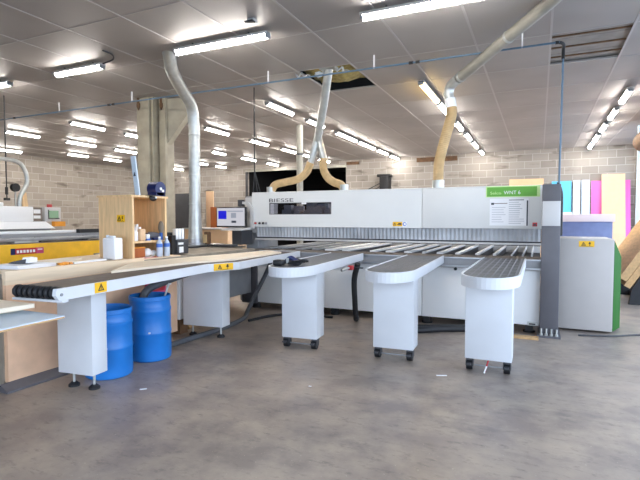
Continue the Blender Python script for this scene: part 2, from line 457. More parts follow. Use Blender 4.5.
# ------------------------------------------------------------------ lamps
def make_lamp(L, glow):
    t = thing('ceiling_light', (0, 0, 0), None, 'ceiling light', 'fluorescent ceiling lights')
    h = L/2
    MB().use('offwhite').box(-.06, .06, -h, h, .04, .075, .006).build('housing', None, t)
    mb = MB(); mb.use(M[glow])
    n = 10; prof = [(.05*math.cos(PI*i/n), -.05*math.sin(PI*i/n)) for i in range(n+1)]
    mb.hexa([(x, -h+.03, z+.039) for x, z in prof], [(x, h-.03, z+.039) for x, z in prof])
    mb.build('diffuser', None, t)
    for s in (-1, 1):
        MB().use('midgrey').box(-.05, .05, s*(h-.02)-.02, s*(h-.02)+.02, -.006, .076, .008).build('end_cap', None, t)
    for s in (-1, 1):
        MB().use('darkgrey').cyl((0, s*h*.6, .075), (0, s*h*.6, .12), .012, 8).build('bracket', None, t)
    return t
protos = {}
def lamp(x, y, L, label, alongx=False, glow='lamp'):
    k = (L, glow)
    if k not in protos: o = protos[k] = make_lamp(L, glow)
    else: o = copy_tree(protos[k])
    o.location = (x, y, 3.93); o.rotation_euler = (0, 0, PI/2 if alongx else 0); o['label'] = label
ORD = ['nearest', 'second', 'third', 'fourth', 'fifth', 'sixth', 'farthest']
for x, L, w in ((-9.35, 1.5, 'cut by the photo edge over the white machine'), (-6.85, 1.1, 'alone in front of the pillar'), (-4.05, 1.57, 'beside the top of the tall galvanised duct'), (-1.2, 1.57, 'nearest the diagonal duct')):
    lamp(x, 5.48, L, 'crosswise fluorescent ceiling light ' + w, True)
rows = [
    (-1.95, [(9.25, 1.5, 'lampy'), (10.85, 1.4, 'lamp'), (12.85, 1.1, 'lamp'), (14.6, 1.1, 'lamp'), (16.25, 1.2, 'lamp'), (18.15, 1.0, 'lamp')], 'behind the diagonal duct'),
    (-5.2, [(9.2, 1.15, 'lamp'), (11.0, 1.0, 'lamp'), (13.15, 1.6, 'lamp'), (14.95, 1.6, 'lamp'), (16.65, 1.2, 'lamp'), (18.2, 1.2, 'lamp')], 'behind the twin-hose duct'),
    (-8.1, [(10.8, 1.05, 'lamp'), (12.95, 1.05, 'lamp'), (14.9, 1.05, 'lamp'), (16.4, .8, 'lamp'), (17.95, 1.1, 'lamp')], 'behind the hanging cable'),
    (-10.7, [(8.8, 1.05, 'lamp'), (10.4, .8, 'lamp'), (14.35, .8, 'lamp'), (16.3, 1.05, 'lamp'), (18.2, 1.0, 'lamp')], 'that starts beside the pillar'),
    (-13.4, [(8.85, 1.0, 'lamp'), (10.75, 1.1, 'lamp'), (12.55, 1.0, 'lamp'), (14.5, .7, 'lamp'), (16.6, 1.1, 'lamp'), (18.1, .8, 'lamp')], 'two rows beyond the pillar'),
    (-15.9, [(12.6, .9, 'lamp'), (14.2, .9, 'lamp'), (17.9, 1.1, 'lamp')], 'next to the side block wall'),
    (1.5, [(11.1, 1.1, 'lamp'), (12.85, 1.15, 'lamp'), (14.6, 1.15, 'lamp'), (16.4, 1.3, 'lamp'), (18.0, 1.2, 'lamp')], 'leading to the leaning coloured boards'),
]
for x, ls, where in rows:
    for i, (y, L, g) in enumerate(ls):
        o = 'farthest' if i == len(ls)-1 else ORD[i]
        lamp(x, y, L, '%s fluorescent ceiling light in the row %s' % (('yellowish ' if g == 'lampy' else '') + o, where), glow=g)
lamp(-17.05, 10.6, 1.2, 'fluorescent ceiling light closest to the block side wall, above the silver machine pipe')

t = MB().use('offwhite').box(-3.36, -3.26, 5.10, 5.2, 4.0, 4.05, .01).use('black').box(-3.37, -3.25, 5.06, 5.14, 3.985, 4.01, .008).build('ceiling_sensor', base=(-3.3, 5.1, 4.05))
tag(t, 'small black and white fitting on the ceiling above the lamp by the tall duct', 'sensor')
t = MB().use('darkgrey').tube(spline([(-6.3, 5.48, 4.0), (-6.05, 5.45, 4.02), (-5.9, 5.3, 4.03), (-5.92, 5.15, 4.045)], 16), .012, 8).build('lamp_wire', base=(-6.1, 5.4, 4.03))
tag(t, 'short dark wire looping out of the lamp in front of the pillar', 'wire')
# ------------------------------------------------------------------ panel saw
HX0, HX1, HS = -4.75, .03, -1.65
saw = thing('panel_saw', (-2.3, 7.4, 0), 'long white panel saw with grey upright and strip curtain under its hood', 'panel saw')
HY = 7.35
def hood_shell(x0, x1, win=None):
    mb = MB().use('hoodwhite')
    t = .02; z0, z1, y1 = 1.41, 2.03, 8.12
    mb.box(x0, x1, HY, y1, z1-t, z1, .006); mb.box(x0, x1, HY+t, y1, z0, z0+t); mb.box(x0, x1, y1-t, y1, z0+t, z0+.16)
    mb.box(x0, x0+t, HY+t, y1-t, z0+t, z1-t); mb.box(x1-t, x1, HY+t, y1-t, z0+t, z1-t)
    if not win: mb.box(x0, x1, HY, HY+t, z0, z1-t, .004)
    else:
        a, b, c, d = win
        mb.box(x0, a, HY, HY+t, z0, z1-t); mb.box(b, x1, HY, HY+t, z0, z1-t)
        mb.box(a, b, HY, HY+t, z0, c); mb.box(a, b, HY, HY+t, d, z1-t)
    return mb
WIN = (-4.39, -3.18, 1.63, 1.835)
h1 = hood_shell(HX0, HS-.003, WIN).build('hood', None, saw)
h2 = hood_shell(HS+.003, HX1).build('hood', None, saw)
mb = MB().use('darkgrey')
a, b, c, d = WIN
mb.box(a, b, HY+.004, HY+.02, d-.012, d).box(a, b, HY+.004, HY+.02, c, c+.01).box(a, a+.012, HY+.004, HY+.02, c, d).box(b-.012, b, HY+.004, HY+.02, c, d)
wf = mb.build('window_frame', None, saw)
MB().use('pane').box(a+.012, b-.012, HY+.008, HY+.013, c+.01, d-.012).build('window_pane', None, wf)
mb = MB().use('midgrey').box(-4.3, -3.75, HY+.3, HY+.6, 1.45, 1.72).box(-4.2, -4.05, HY+.2, HY+.3, 1.6, 1.8).box(-3.55, -3.35, HY+.25, HY+.5, 1.5, 1.82)
mb.use('midgrey').box(-3.72, -3.58, HY+.15, HY+.3, 1.6, 1.84).cyl((-3.48, HY+.1, 1.7), (-3.48, HY+.25, 1.7), .09, 18).cyl((-3.3, HY+.1, 1.68), (-3.3, HY+.3, 1.68), .06, 16)
mb.use('alu').box(-4.35, -3.2, HY+.5, HY+.55, 1.6, 1.64).cyl((-3.9, HY+.12, 1.66), (-3.9, HY+.3, 1.66), .05, 16).box(-4.0, -3.8, HY+.2, HY+.24, 1.7, 1.78)
mb.build('saw_carriage', None, saw)
mb = MB(); text_into(mb, 'BIESSE', (-4.39, HY, 1.85), (1, 0, 0), (0, 0, 1), .49, .062, 'text')
tag(mb.build('maker_lettering', None, h1, smooth=False), 'grey capital lettering above the window')
mb = MB().use('signw'); slab(mb, (-3.74, HY+.003, 1.805), (1, 0, 0), (0, 0, 1), 0, .09, 0, .028, 0, .006); mb.build('paper_tag', None, wf)
# stickers
mb = MB().use('lime'); slab(mb, (-.715, HY, 1.865), (1, 0, 0), (0, 0, 1), 0, .72, 0, .158, 0, .002)
mb.use('stickg'); slab(mb, (-.70, HY, 1.875), (1, 0, 0), (0, 0, 1), 0, .665, 0, .135, 0, .004)
text_into(mb, 'Selco', (-.655, HY-.004, 1.905), (1, 0, 0), (0, 0, 1), .15, .04, 'lime')
text_into(mb, 'WNT 6', (-.47, HY-.004, 1.905), (1, 0, 0), (0, 0, 1), .22, .05, 'signw')
tag(mb.build('model_plate', None, h2, smooth=False), 'green band with pale lettering')
mb = MB().use('paper'); slab(mb, (-.66, HY, 1.455), (1, 0, 0), (0, 0, 1), 0, .52, 0, .385, 0, .003)
mb.use('inkl'); o = (-.66, HY-.003, 1.455)
for i in range(7): slab(mb, o, (1, 0, 0), (0, 0, 1), .03, .1+random.uniform(.06, .12), .05+i*.035, .056+i*.035, 0, .001)
for i in range(11): slab(mb, o, (1, 0, 0), (0, 0, 1), .26, .34+random.uniform(.04, .14), .03+i*.03, .038+i*.03, 0, .001)
mb.use('ink'); slab(mb, o, (1, 0, 0), (0, 0, 1), .495, .515, .0, .36, 0, .001); slab(mb, o, (1, 0, 0), (0, 0, 1), .26, .46, .362, .372, 0, .001)
slab(mb, o, (1, 0, 0), (0, 0, 1), .02, .06, .30, .33, 0, .001)
mb.use('brownbed'); slab(mb, o, (1, 0, 0), (0, 0, 1), .06, .24, .315, .325, 0, .001)
tag(mb.build('notice_sheet', None, h2, smooth=False), 'white notice sheet with rows of small print')
mb = MB().use('red'); slab(mb, (-.085, HY, 1.445), (1, 0, 0), (0, 0, 1), 0, .06, 0, .055, 0, .003)
mb.use('ink'); slab(mb, (-.085, HY-.003, 1.445), (1, 0, 0), (0, 0, 1), .012, .045, .012, .035, 0, .001)
tag(mb.build('stop_sticker', None, h2, smooth=False), 'small dark red sticker')
mb = MB().use('signy'); o = (-2.115, HY, 1.435); slab(mb, o, (1, 0, 0), (0, 0, 1), 0, .155, 0, .07, 0, .003)
warn_tri(mb, o, (1, 0, 0), (0, 0, 1), .035, .036, .055, .005)
mb.use('black'); slab(mb, o, (1, 0, 0), (0, 0, 1), .075, .145, .018, .03, 0, .005); slab(mb, o, (1, 0, 0), (0, 0, 1), .09, .14, .035, .052, 0, .005)
mb.use('signw'); slab(mb, o, (1, 0, 0), (0, 0, 1), .16, .225, 0, .07, 0, .002)
mb.use('labelblue'); mb.cyl((-2.115+.193, HY-.005, 1.47), (-2.115+.193, HY, 1.47), .03, 18); mb.use('signw').cyl((-2.115+.197, HY-.007, 1.47), (-2.115+.197, HY, 1.47), .018, 14)
tag(mb.build('safety_sticker', None, h1, smooth=False), 'yellow warning sticker beside a round blue mark')
for i, (x, m_) in enumerate(((-4.67, 'red'), (-4.585, 'black'), (-4.51, 'black'), (-4.45, 'midgrey'))):
    mb = MB().use('alu').cyl((x, HY-.006, 1.475), (x, HY, 1.475), .024, 14).use(m_).cyl((x, HY-.03, 1.475), (x, HY-.006, 1.475), .017, 14)
    mb.build('push_button', None, saw)
# curtain
mb = MB().use(mat('curtain_strip', 'bcbec1', .35, var=.2, scale=2.2))
n = 150; w = (HX1-HX0-.02)/n
for i in range(n):
    x = HX0+.01+i*w; k = .004*random.uniform(-1, 1)
    da, db = (.0, .017) if i % 2 else (.017, .0)
    mb.hexa([(x, 7.47+da+k, 1.225), (x+w, 7.47+db+k, 1.225), (x+w, 7.474+db+k, 1.225), (x, 7.474+da+k, 1.225)],
            [(x, 7.455+da, 1.41), (x+w, 7.455+db, 1.41), (x+w, 7.459+db, 1.41), (x, 7.459+da, 1.41)])
tag(mb.build('strip_curtain', None, saw, smooth=False), 'ribbed grey curtain of hanging strips', kind='stuff')
MB().use('offwhite').box(HX0, HX1, 7.44, 7.56, 1.17, 1.20, .006).use('darkgrey').box(HX0, HX1, 7.50, 7.7, 1.20, 1.222).build('pressure_beam', None, saw)
MB().use('midgrey').box(HX0, HX1, 7.66, 8.0, 1.225, 1.405).build('beam_core', None, saw)
MB().use('midgrey').box(-5.02, HX0, 7.55, 8.3, .2, 1.98, .02).use('offwhite').box(-5.0, HX0-.001, 7.5, 7.55, 1.3, 1.95, .01).build('end_cover', None, saw)
# bed
MB().use('brownbed').box(HX0, HX1, 6.93, 7.5, .985, 1.005).build('bed_plate', None, saw)
MB().use('midgrey').box(HX0, HX1, 6.90, 6.93, .885, 1.01, .004).use('alu').box(HX0, HX1, 6.885, 6.9, .995, 1.012).box(HX0, HX1, 6.885, 6.9, .875, .895).build('front_rail', None, saw)
MB().use('black').box(HX0, HX1, 7.5, 10.1, .75, .9).use('black').box(HX0+.05, HX1-.05, 7.05, 10.0, .3, .75).build('bed_frame', None, saw)
for xa, xb in ((-4.6, -4.42), (-4.3, -4.2), (-3.95, -3.8), (-3.62, -3.5), (-3.37, -3.13), (-3.05, -2.87), (-2.55, -2.42), (-2.28, -2.12), (-1.97, -1.83), (-1.68, -1.62), (-1.45, -1.33), (-1.17, -1.07), (-.87, -.79), (-.62, -.56), (-.37, -.345), (-.22, -.19), (-.1, -.07)):
    xb -= (xb-xa)*.22
    MB().use('white' if xa > -3.5 else 'midgrey').box(xa, xb, 7.51, 10.05, 1.0, 1.03, .004).use('darkgrey').box(xa+.01, xb-.01, 7.55, 10.0, .9, 1.0).build('support_slat', None, saw)
MB().use('offwhite').box(HX0, HX1, 10.06, 10.12, .9, 1.02).use('darkgrey').box(HX0, HX1, 10.12, 10.16, .8, 1.3).build('rear_rail_dark_sheet', None, saw)  # dark sheet added behind the rail so the slot under the curtain stays dark
edges = [HX0, -3.12, -1.55, HX1]
for i in range(3):
    MB().use('bright').box(edges[i]+.004, edges[i+1]-.004, 6.95, 6.985, .12, .855, .005).build('base_panel', None, saw)
MB().use('offwhite').box(HX0, HX1, 6.945, 6.97, .858, .884).build('base_trim', None, saw)
for x in (-.2, -1.07, -2.9):
    MB().use('black').cyl((x, 6.915, .84), (x, 6.95, .84), .022, 14).build('knob', None, saw)
for x in (-4.5, -3.0, -1.5, -.1):
    for y in (7.1, 9.9):
        MB().use('black').box(x-.05, x+.05, y-.05, y+.05, .02, .35).cyl((x, y, 0), (x, y, .02), .08, 14).build('foot', None, saw)
MB().use('grey').box(-4.68, -4.38, 6.90, 6.948, .1, .86, .01).build('junction_box', None, saw)
MB().use('galv').box(-.12, .0, 6.935, 6.95, .12, .17).use('black').box(-.1, -.02, 6.93, 6.94, .13, .15).build('corner_bracket', None, saw)
mb = MB().use('grey').box(HX1, .25, 6.83, 7.28, .03, 2.0, .008)
up = mb.build('upright', None, saw)
MB().use('offwhite').box(HX1+.005, .247, 6.822, 6.832, 1.46, 1.78, .003).build('white_plate', None, up)
mb = MB().use('grey').box(HX1-.03, .28, 6.79, 7.31, 0, .03)
for k in range(4):
    x = HX1+.02+k*.06; mb.use('galv').cyl((x, 6.81, .03), (x, 6.81, .12), .012, 8).cyl((x, 6.81, .03), (x, 6.81, .055), .022, 6)
mb.build('foot_plate', None, up)
for (x, y, s) in ((-1.46, 7.62, .085), (-4.68, 7.9, .07), (-3.17, 7.9, .07)):
    MB().use('galv').cyl((x, y, 2.03), (x, y, 2.16), s+.008, 20).build('hose_socket', None, saw)

# ------------------------------------------------------------------ electrical cabinet
cab = thing('electrical_cabinet', (.65, 7.85, 0), 'white electrical cabinet with green side beside the grey upright', 'cabinet')
MB().use('cabgrey').box(.24, .92, 7.40, 8.3, .025, 1.28, .012).build('body', None, cab)
mb = MB().use('green')
b_ = [(.925, 7.42, .03), (1.05, 7.75, .03), (1.05, 8.3, .03), (.925, 8.3, .03)]
t_ = [(.925, 7.42, 1.26), (1.05, 7.75, 1.02), (1.05, 8.3, 1.02), (.925, 8.3, 1.27)]
mb.hexa(b_, t_); mb.build('side_cover', None, cab)
MB().use('cabgrey').box(.25, .905, 7.385, 7.40, .03, 1.265, .006).build('door', None, cab)
for x in (.4, .86):
    for y in (7.55, 8.2): MB().use('black').cyl((x, y, 0), (x, y, .025), .03, 12).build('foot', None, cab)
warning_sign(cab, (.50, 7.384, 1.17), (1, 0, 0), (0, 0, 1), .185, .08)

# ------------------------------------------------------------------ air tables
def make_air_table():
    t = thing('air_table', (0, 0, 0), None, 'air table', 'air tables in front of the panel saw')
    W, YF, YS, YB = .268, -.72, -.27, 1.70       # half width, front, where straight sides start, back
    def outline(w, yf, yb):
        pts = [(-w, yb)]
        n = 22
        for i in range(n+1):
            a = PI + PI*i/n
            c, s_ = math.cos(a), math.sin(a)
            pts.append((w*math.copysign(abs(c)**.95, c), YS + (YS-yf)*math.copysign(abs(s_)**.95, s_)))
        pts.append((w, yb)); return pts
    o1 = outline(W, YF, YB); o2 = outline(W-.018, YF+.018, YB-.005)
    mb = MB().use('white'); n = len(o1)
    for i in range(n-1):      # skirt wall with thickness
        a, b, c, d = o1[i], o1[i+1], o2[i+1], o2[i]
        mb.hexa([(*a, .925), (*b, .925), (*c, .925), (*d, .925)], [(*a, 1.03), (*b, 1.03), (*c, 1.03), (*d, 1.03)])
    mb.build('skirt', None, t)
    mb = MB().use('table_dark').prism(o2, .99, 1.022).use('ball')
    for k in range(6): mb.box(-W+.03, W-.03, YS-.02+.33*k, YS-.012+.33*k, 1.022, 1.0232)
    mb.build('tabletop', None, t)
    mb = MB().use('ball')
    for i in range(8):
        for j in range(33):
            x = -.224 + i*.064; y = YF+.05 + j*.072
            if y < YS and (abs(x/(W-.03)))**2.05 + (abs((y-YS)/(YF+.03-YS)))**2.05 > .97: continue
            if y > YB-.03: continue
            mb.lathe((x, y, 1.022), [(.010, 0), (.008, .003), (.003, .005)], 8)
    tag(mb.build('ball_valve', None, t), 'grid of small steel balls', kind='stuff')
    MB().use('white').box(-.255, .195, -.12, .14, .125, .925, .008).build('leg', None, t)
    MB().use('midgrey').box(-.26, .26, 1.55, 1.69, .90, .985).build('mounting_rail', None, t)
    for s in (-1, 1):
        x = s*.18-.03
        c = MB().use('darkgrey').box(x-.035, x+.035, -.09, .0, .10, .125).box(x-.038, x-.031, -.10, -.02, .045, .105).box(x+.031, x+.038, -.10, -.02, .045, .105).build('caster', None, t)
        MB().use('black').cyl((x-.03, -.065, .052), (x+.03, -.065, .052), .052, 20).build('wheel', None, c)
        MB().use('darkgrey').box(x-.02, x+.02, -.17, -.11, .07, .085).build('brake', None, c)
    MB().use('alu').cyl((-.17, -.06, .05), (.17, -.06, .05), .008, 8).build('axle_bar', None, t)
    return t
at = make_air_table()
lab = ['white air table with semicircular end holding the black cable bundle', 'white air table standing between the cable-bundle table and the table nearest the upright',
       'white air table nearest the grey upright, set square to the saw']
TAB = [(-2.56, 5.12, R(4.4)), (-1.41, 5.14, R(2.6)), (-.415, 5.12, R(0))]
for i, (x, y, a) in enumerate(TAB):
    o = at if i == 0 else copy_tree(at)
    o.location = (x, y, 0); o.rotation_euler = (0, 0, a); o['label'] = lab[i]

# ------------------------------------------------------------------ squaring table along the bench
ROLY = .075
sq = thing('squaring_table', (0, 0, 0), 'long white feed table with black roller end, two box legs and a board on it', 'feed table')
out_r = [(0, .0), (0, 2.07), (.2, 2.43), (.2, 4.5)]
mb = MB().use('white')
for (a, b), (c, d) in zip(out_r[:-1], out_r[1:]):
    mb.hexa([(a, b, .938), (c, d, .938), (c-.018, d, .938), (a-.018, b, .938)], [(a, b, 1.03), (c, d, 1.03), (c-.018, d, 1.03), (a-.018, b, 1.03)])
mb.box(-.53, .2, 4.485, 4.5, .93, 1.03).box(-.53, -.515, .12, 4.5, .93, 1.015)
mb.build('skirt', None, sq)
mb = MB().use('feedtop').prism([(-.515, .13), (-.018, .13), (-.018, 2.07), (.182, 2.43), (.182, 4.485), (-.515, 4.485)], .985, 1.02)
mb.build('tabletop', None, sq)
mb = MB().use('black').extrude([(-.018, .0, 1.02), (-.018, 2.07, 1.02), (-.03, 2.07, 1.02), (-.03, .0, 1.02)], (0, 0, .012))
mb.build('edge_strip', None, sq)
mb = MB().use('blackrub')
mb.cyl((-.52, ROLY, .985), (-.03, ROLY, .985), .03, 14)
mb.build('roller_shaft', None, sq)
for i in range(9):
    x = -.51 + i*.0535
    mb = MB().use('blackrub')
    prof = [(.028, 0), (.044, .004), (.05, .014), (.05, .028), (.044, .038), (.028, .042)]
    n = 16; rings = []
    for r, xx in prof: rings.append([mb.bm.verts.new((x+xx, ROLY+r*math.cos(2*PI*j/n)*(1+.04*(j % 2)), .985+r*math.sin(2*PI*j/n)*(1+.04*(j % 2)))) for j in range(n)])
    for k in range(len(rings)-1):
        for j in range(n): mb._f([rings[k][j], rings[k][(j+1) % n], rings[k+1][(j+1) % n], rings[k+1][j]])
    mb._f(rings[0][::-1]); mb._f(rings[-1])
    mb.build('roller_wheel', None, sq)
MB().use('white').box(-.53, -.02, .05, .11, .915, .935, .004).build('roller_bar', None, sq)
mb = MB().use('white').extrude([(-.03, -.03, .985), (-.03, .0, .945), (-.03, .08, .945), (-.03, .08, 1.032), (-.03, -.02, 1.032)], (.035, 0, 0)).use('midgrey').cyl((.004, .02, .985), (.012, .02, .985), .012, 10)
mb.build('end_bracket', None, sq)
for (xa, xb, ya, yb) in ((-.68, -.285, .60, .78), (-.75, -.165, 2.64, 2.84)):
    lg = MB().use('white').box(xa, xb, ya, yb, .15, .93, .006).build('leg', None, sq)
    for s in (xa+.08, xb-.08):
        y = ya+.1
        c = MB().use('galv').cyl((s, y, .02), (s, y, .15), .012, 8).box(s-.03, s+.03, y-.03, y+.03, .135, .15).build('levelling_foot', None, lg)
        lab_ = MB().use('blackrub').lathe((s, y, 0), [(.05, 0), (.05, .018), (.025, .04)], 16)
        bmo = lab_.build('rubber_pad', None, lg)
s1 = warning_sign(sq, (.0, .35, .945), (0, 1, 0), (0, 0, 1), .13, .085, False)
v = Vector((.36, .2, 0)).normalized(); d = Vector((.2, .36, 0)).normalized()
s2 = warning_sign(sq, Vector((.03, 2.07+.054, .945)) + Vector((.87, -.48, 0))*.001, d, (0, 0, 1), .26, .08)
sq.location = (-3.23, 2.37, 0); sq.rotation_euler = (0, 0, R(6.2))

mb = MB().use('woodh')
mb.prism([(-3.76, 3.32), (-3.70, 4.4), (-3.5, 5.0), (-3.58, 6.35), (-3.95, 6.6), (-4.33, 4.2), (-4.2, 3.95)], 1.023, 1.046)
tag(mb.build('board', base=(-3.9, 5, 1.023)), 'long pale board lying flat on the white feed table', 'board')

# ------------------------------------------------------------------ workbench
bench = thing('workbench', (-5.0, 3.8, 0), 'long plywood workbench with a pale front rail beside the blue drums', 'workbench')
MB().use('mdf').box(-4.40, -4.35, 2.68, 4.9, .06, .95).use('mdf').box(-4.349, -4.343, 2.95, 3.18, .70, .79).build('front_panel', None, bench)
MB().use('greywood').box(-5.2, -4.4, 2.67, 2.70, .02, 1.01).build('end_panel', None, bench)
MB().use('greywood').prism([(-5.55, 4.9), (-5.2, 2.70), (-4.41, 2.70), (-4.41, 4.345), (-4.38, 4.345), (-4.38, 6.86), (-5.06, 6.86), (-5.06, 7.6), (-5.9, 7.6), (-5.9, 4.9)], 1.01, 1.05).use('woodedge').prism([(-5.2, 2.68), (-4.41, 2.68), (-4.41, 4.34), (-4.37, 4.34), (-4.37, 5.0), (-5.55, 5.0)], 1.05, 1.065).build('worktop', None, bench)
MB().use('woodedge').box(-4.41, -4.355, 2.68, 4.34, .95, 1.078, .003).build('rail', None, bench)
MB().use('grey').extrude([(-4.36, 2.6, 0), (-4.24, 2.6, 0), (-4.24, 2.6, .02), (-4.35, 2.6, .07)], (0, .85, 0)).build('kick_channel', None, bench)
for y in (3.2, 4.4): MB().use('plank').box(-5.1, -5.0, y, y+.1, 0, 1.01).build('leg', None, bench)
MB().use('midgrey').prism([(-5.9, 5.2), (-4.45, 5.2), (-4.45, 6.84), (-5.08, 6.84), (-5.08, 7.5), (-5.9, 7.5)], .3, 1.01).build('cabinet_base', None, bench)
MB().use('plank').box(-4.6, -4.46, 5.25, 5.4, 0, .31).build('leg', None, bench)
MB().use('plank').box(-5.8, -5.6, 7.2, 7.4, 0, .31).build('leg', None, bench)

c = thing('storage_box', (-4.45, 4.85, 0), 'white upright plastic box with seams behind the far blue drum', 'storage box')
mb = MB().use('bright').box(-4.51, -4.345, 4.93, 5.12, .2, .9, .01)
for z in (.42, .68): mb.box(-4.515, -4.34, 4.925, 5.125, z, z+.012)
mb.build('body', None, c)
MB().use('brownwood').box(-4.5, -4.35, 4.95, 5.1, 0, .2).build('stand', None, c)

# drums
def drum_profile():
    return [(.205, 0), (.22, .012), (.223, .05), (.222, .28), (.227, .29), (.227, .31), (.222, .32), (.221, .52), (.226, .53), (.226, .555), (.219, .565), (.214, .62), (.216, .645), (.222, .65), (.222, .69), (.212, .695), (.207, .67), (.205, .6), (.2, .04), (.0001, .03)]
for (x, y, h, lab_) in ((-3.885, 3.385, .97, 'blue plastic drum beside the roller-end leg of the feed table'), (-3.93, 3.99, 1.02, 'blue plastic drum holding a grey hose and a white stick')):
    t = thing('plastic_drum', (x, y, 0), lab_, 'drum', 'blue plastic drums')
    mb = MB().use('blue').lathe((x, y, 0), [(r, z*h) for r, z in drum_profile()], 36)
    mb.build('body', None, t)
    mb = MB().use('signw').box(x+.085, x+.105, y-.212, y-.2, .31*h, .325*h); 
    mb.rot(.3, 'Z', (x, y, 0)); mb.build('sticker', None, t)
t = MB().use('hose').tube(spline([(-4.03, 3.97, .35), (-4.05, 4.03, .70), (-3.98, 4.3, .82), (-3.9, 4.7, .9)], 24), .045, 12).build('vacuum_hose', base=(-4.0, 4.0, .35))
tag(t, 'thick grey hose rising out of the far blue drum under the table', 'hose')
t = MB().use('offwhite').cyl((-3.83, 4.02, .5), (-3.77, 4.12, .83), .01, 8).build('stick', base=(-3.83, 4.02, .5))
tag(t, 'thin white stick standing in the far blue drum', 'stick')
t = MB().use('pinkred').box(-4.34, -4.27, 4.32, 4.62, .62, .90, .02).use('red').box(-4.275, -4.262, 4.36, 4.58, .66, .8).build('red_canister', base=(-4.3, 4.45, .62))
tag(t, 'pinkish red canister hung on the bench front behind the far drum', 'canister')
t = MB().use('signw').box(-4.345, -4.335, 4.66, 4.78, .7, .93).use('stickg').box(-4.336, -4.332, 4.73, 4.78, .86, .93).build('wall_notice', base=(-4.34, 4.7, .7))
tag(t, 'white notice on the bench front above the far blue drum', 'notice')

# boards on a trestle in the corner
tr = thing('trestle', (-4.2, 2.0, 0), 'wooden trestle carrying the loose boards by the bench end', 'trestle')
MB().use('plank').box(-4.6, -3.95, 1.85, 1.95, .76, .845).build('top_beam', None, tr)
for x in (-4.5, -4.05):
    for s in (-1, 1):
        y = 1.9+s*.25
        mb = MB().use('plank'); mb.hexa([(x-.03, y-.03, 0), (x+.03, y-.03, 0), (x+.03, y+.03, 0), (x-.03, y+.03, 0)], [(x-.03, 1.9+s*.04-.03, .77), (x+.03, 1.9+s*.04-.03, .77), (x+.03, 1.9+s*.04+.03, .77), (x-.03, 1.9+s*.04+.03, .77)])
        mb.build('leg', None, tr)
mb = MB().use('plank').prism([(-3.05, 2.28), (-3.02, 1.79), (-4.6, 1.45), (-4.6, 2.28)], .846, .858).use('paleblue').prism([(-3.05, 2.28), (-3.02, 1.79), (-4.6, 1.45), (-4.6, 2.28)], .858, .866)
tag(mb.build('coated_board', base=(-3.8, 1.9, .846)), 'thin grey-white coated board jutting past the feed table roller end', 'board')
for k, (lab_, x1) in enumerate((('pale thick board under the topmost board by the roller end', -3.50), ('topmost pale board of the pair by the roller end', -3.36))):
    z = .867 + .032*k
    mb = MB().use('woodh').prism([(x1, 2.27), (x1-.02, 2.02), (-4.6, 1.9), (-4.6, 2.27)], z, z+.03)
    tag(mb.build('board', base=(-4, 2.1, z)), lab_, 'board')

# ------------------------------------------------------------------ plywood shelf cabinet on the bench
BT = 1.066
sh = thing('shelf_cabinet', (-4.78, 4.6, BT), 'open plywood shelf cabinet with a warning sticker standing on the workbench', 'shelf cabinet')
MB().use('wood').box(-5.07, -4.50, 4.30, 4.33, BT, 1.82).build('side_panel', None, sh)
MB().use('wood').box(-5.07, -4.50, 4.86, 4.89, BT, 1.82).build('side_panel', None, sh)
MB().use('wood').box(-5.07, -5.05, 4.33, 4.86, BT, 1.82).build('back_panel', None, sh)
MB().use('wood').box(-5.08, -4.49, 4.28, 4.91, 1.82, 1.845).build('top_panel', None, sh)
MB().use('wood').box(-5.05, -4.50, 4.33, 4.86, 1.25, 1.275).build('shelf', None, sh)
warning_sign(sh, (-4.75, 4.299, 1.51), (1, 0, 0), (0, 0, 1), .13, .09)
SZ = 1.276; TZ = 1.846
t = thing('spray_bottle', (-4.56, 4.39, SZ), 'white spray bottle with trigger on the plywood shelf', 'spray bottle')
MB().use('signw').lathe((-4.56, 4.39, SZ), [(.035, 0), (.04, .01), (.04, .11), (.015, .15), (.015, .18)], 18).build('body', None, t)
MB().use('signw').box(-4.585, -4.51, 4.375, 4.405, SZ+.18, SZ+.21).box(-4.53, -4.52, 4.38, 4.40, SZ+.13, SZ+.18).build('spray_head', None, t)
t = thing('jug', (-4.56, 4.48, SZ), 'cream plastic jug beside the white spray bottle', 'jug')
MB().use('cream').box(-4.61, -4.51, 4.44, 4.53, SZ, SZ+.15, .015).build('body', None, t)
MB().use('signw').cyl((-4.56, 4.47, SZ+.15), (-4.56, 4.47, SZ+.175), .02, 14).build('cap', None, t)
t = thing('power_tool', (-4.6, 4.72, SZ), 'blue-grey power tool lying on the plywood shelf', 'power tool')
MB().use('grey').tube([(-4.6, 4.63, SZ+.066), (-4.6, 4.67, SZ+.066), (-4.6, 4.72, SZ+.062), (-4.6, 4.84, SZ+.055)], [.03, .042, .046, .036], 14).build('body', None, t)
MB().use('navy').box(-4.62, -4.54, 4.70, 4.85, SZ, SZ+.03, .01).build('handle', None, t)
t = MB().use('labelblue').box(-4.58, -4.51, 4.55, 4.61, SZ, SZ+.02).use('signw').box(-4.57, -4.52, 4.55, 4.61, SZ+.02, SZ+.08, .01).build('small_carton', base=(-4.55, 4.58, SZ))
tag(t, 'small white and blue carton in front of the power tool', 'carton')
t = MB().use('orangewood').box(-4.9, -4.52, 4.345, 4.52, BT, BT+.12).use('orange').box(-4.905, -4.515, 4.34, 4.525, BT+.12, BT+.132).build('wooden_box', base=(-4.7, 4.43, BT))
tag(t, 'orange-brown wooden box under the plywood shelf', 'box')
t = MB().use('signw').ball((-4.57, 4.60, BT+.055), .055, (1, 1.1, 1)).ball((-4.56, 4.70, BT+.04), .04, (1, 1.3, 1)).build('paper_roll', base=(-4.57, 4.62, BT))
tag(t, 'crumpled white paper on the bench under the plywood shelf', 'paper')
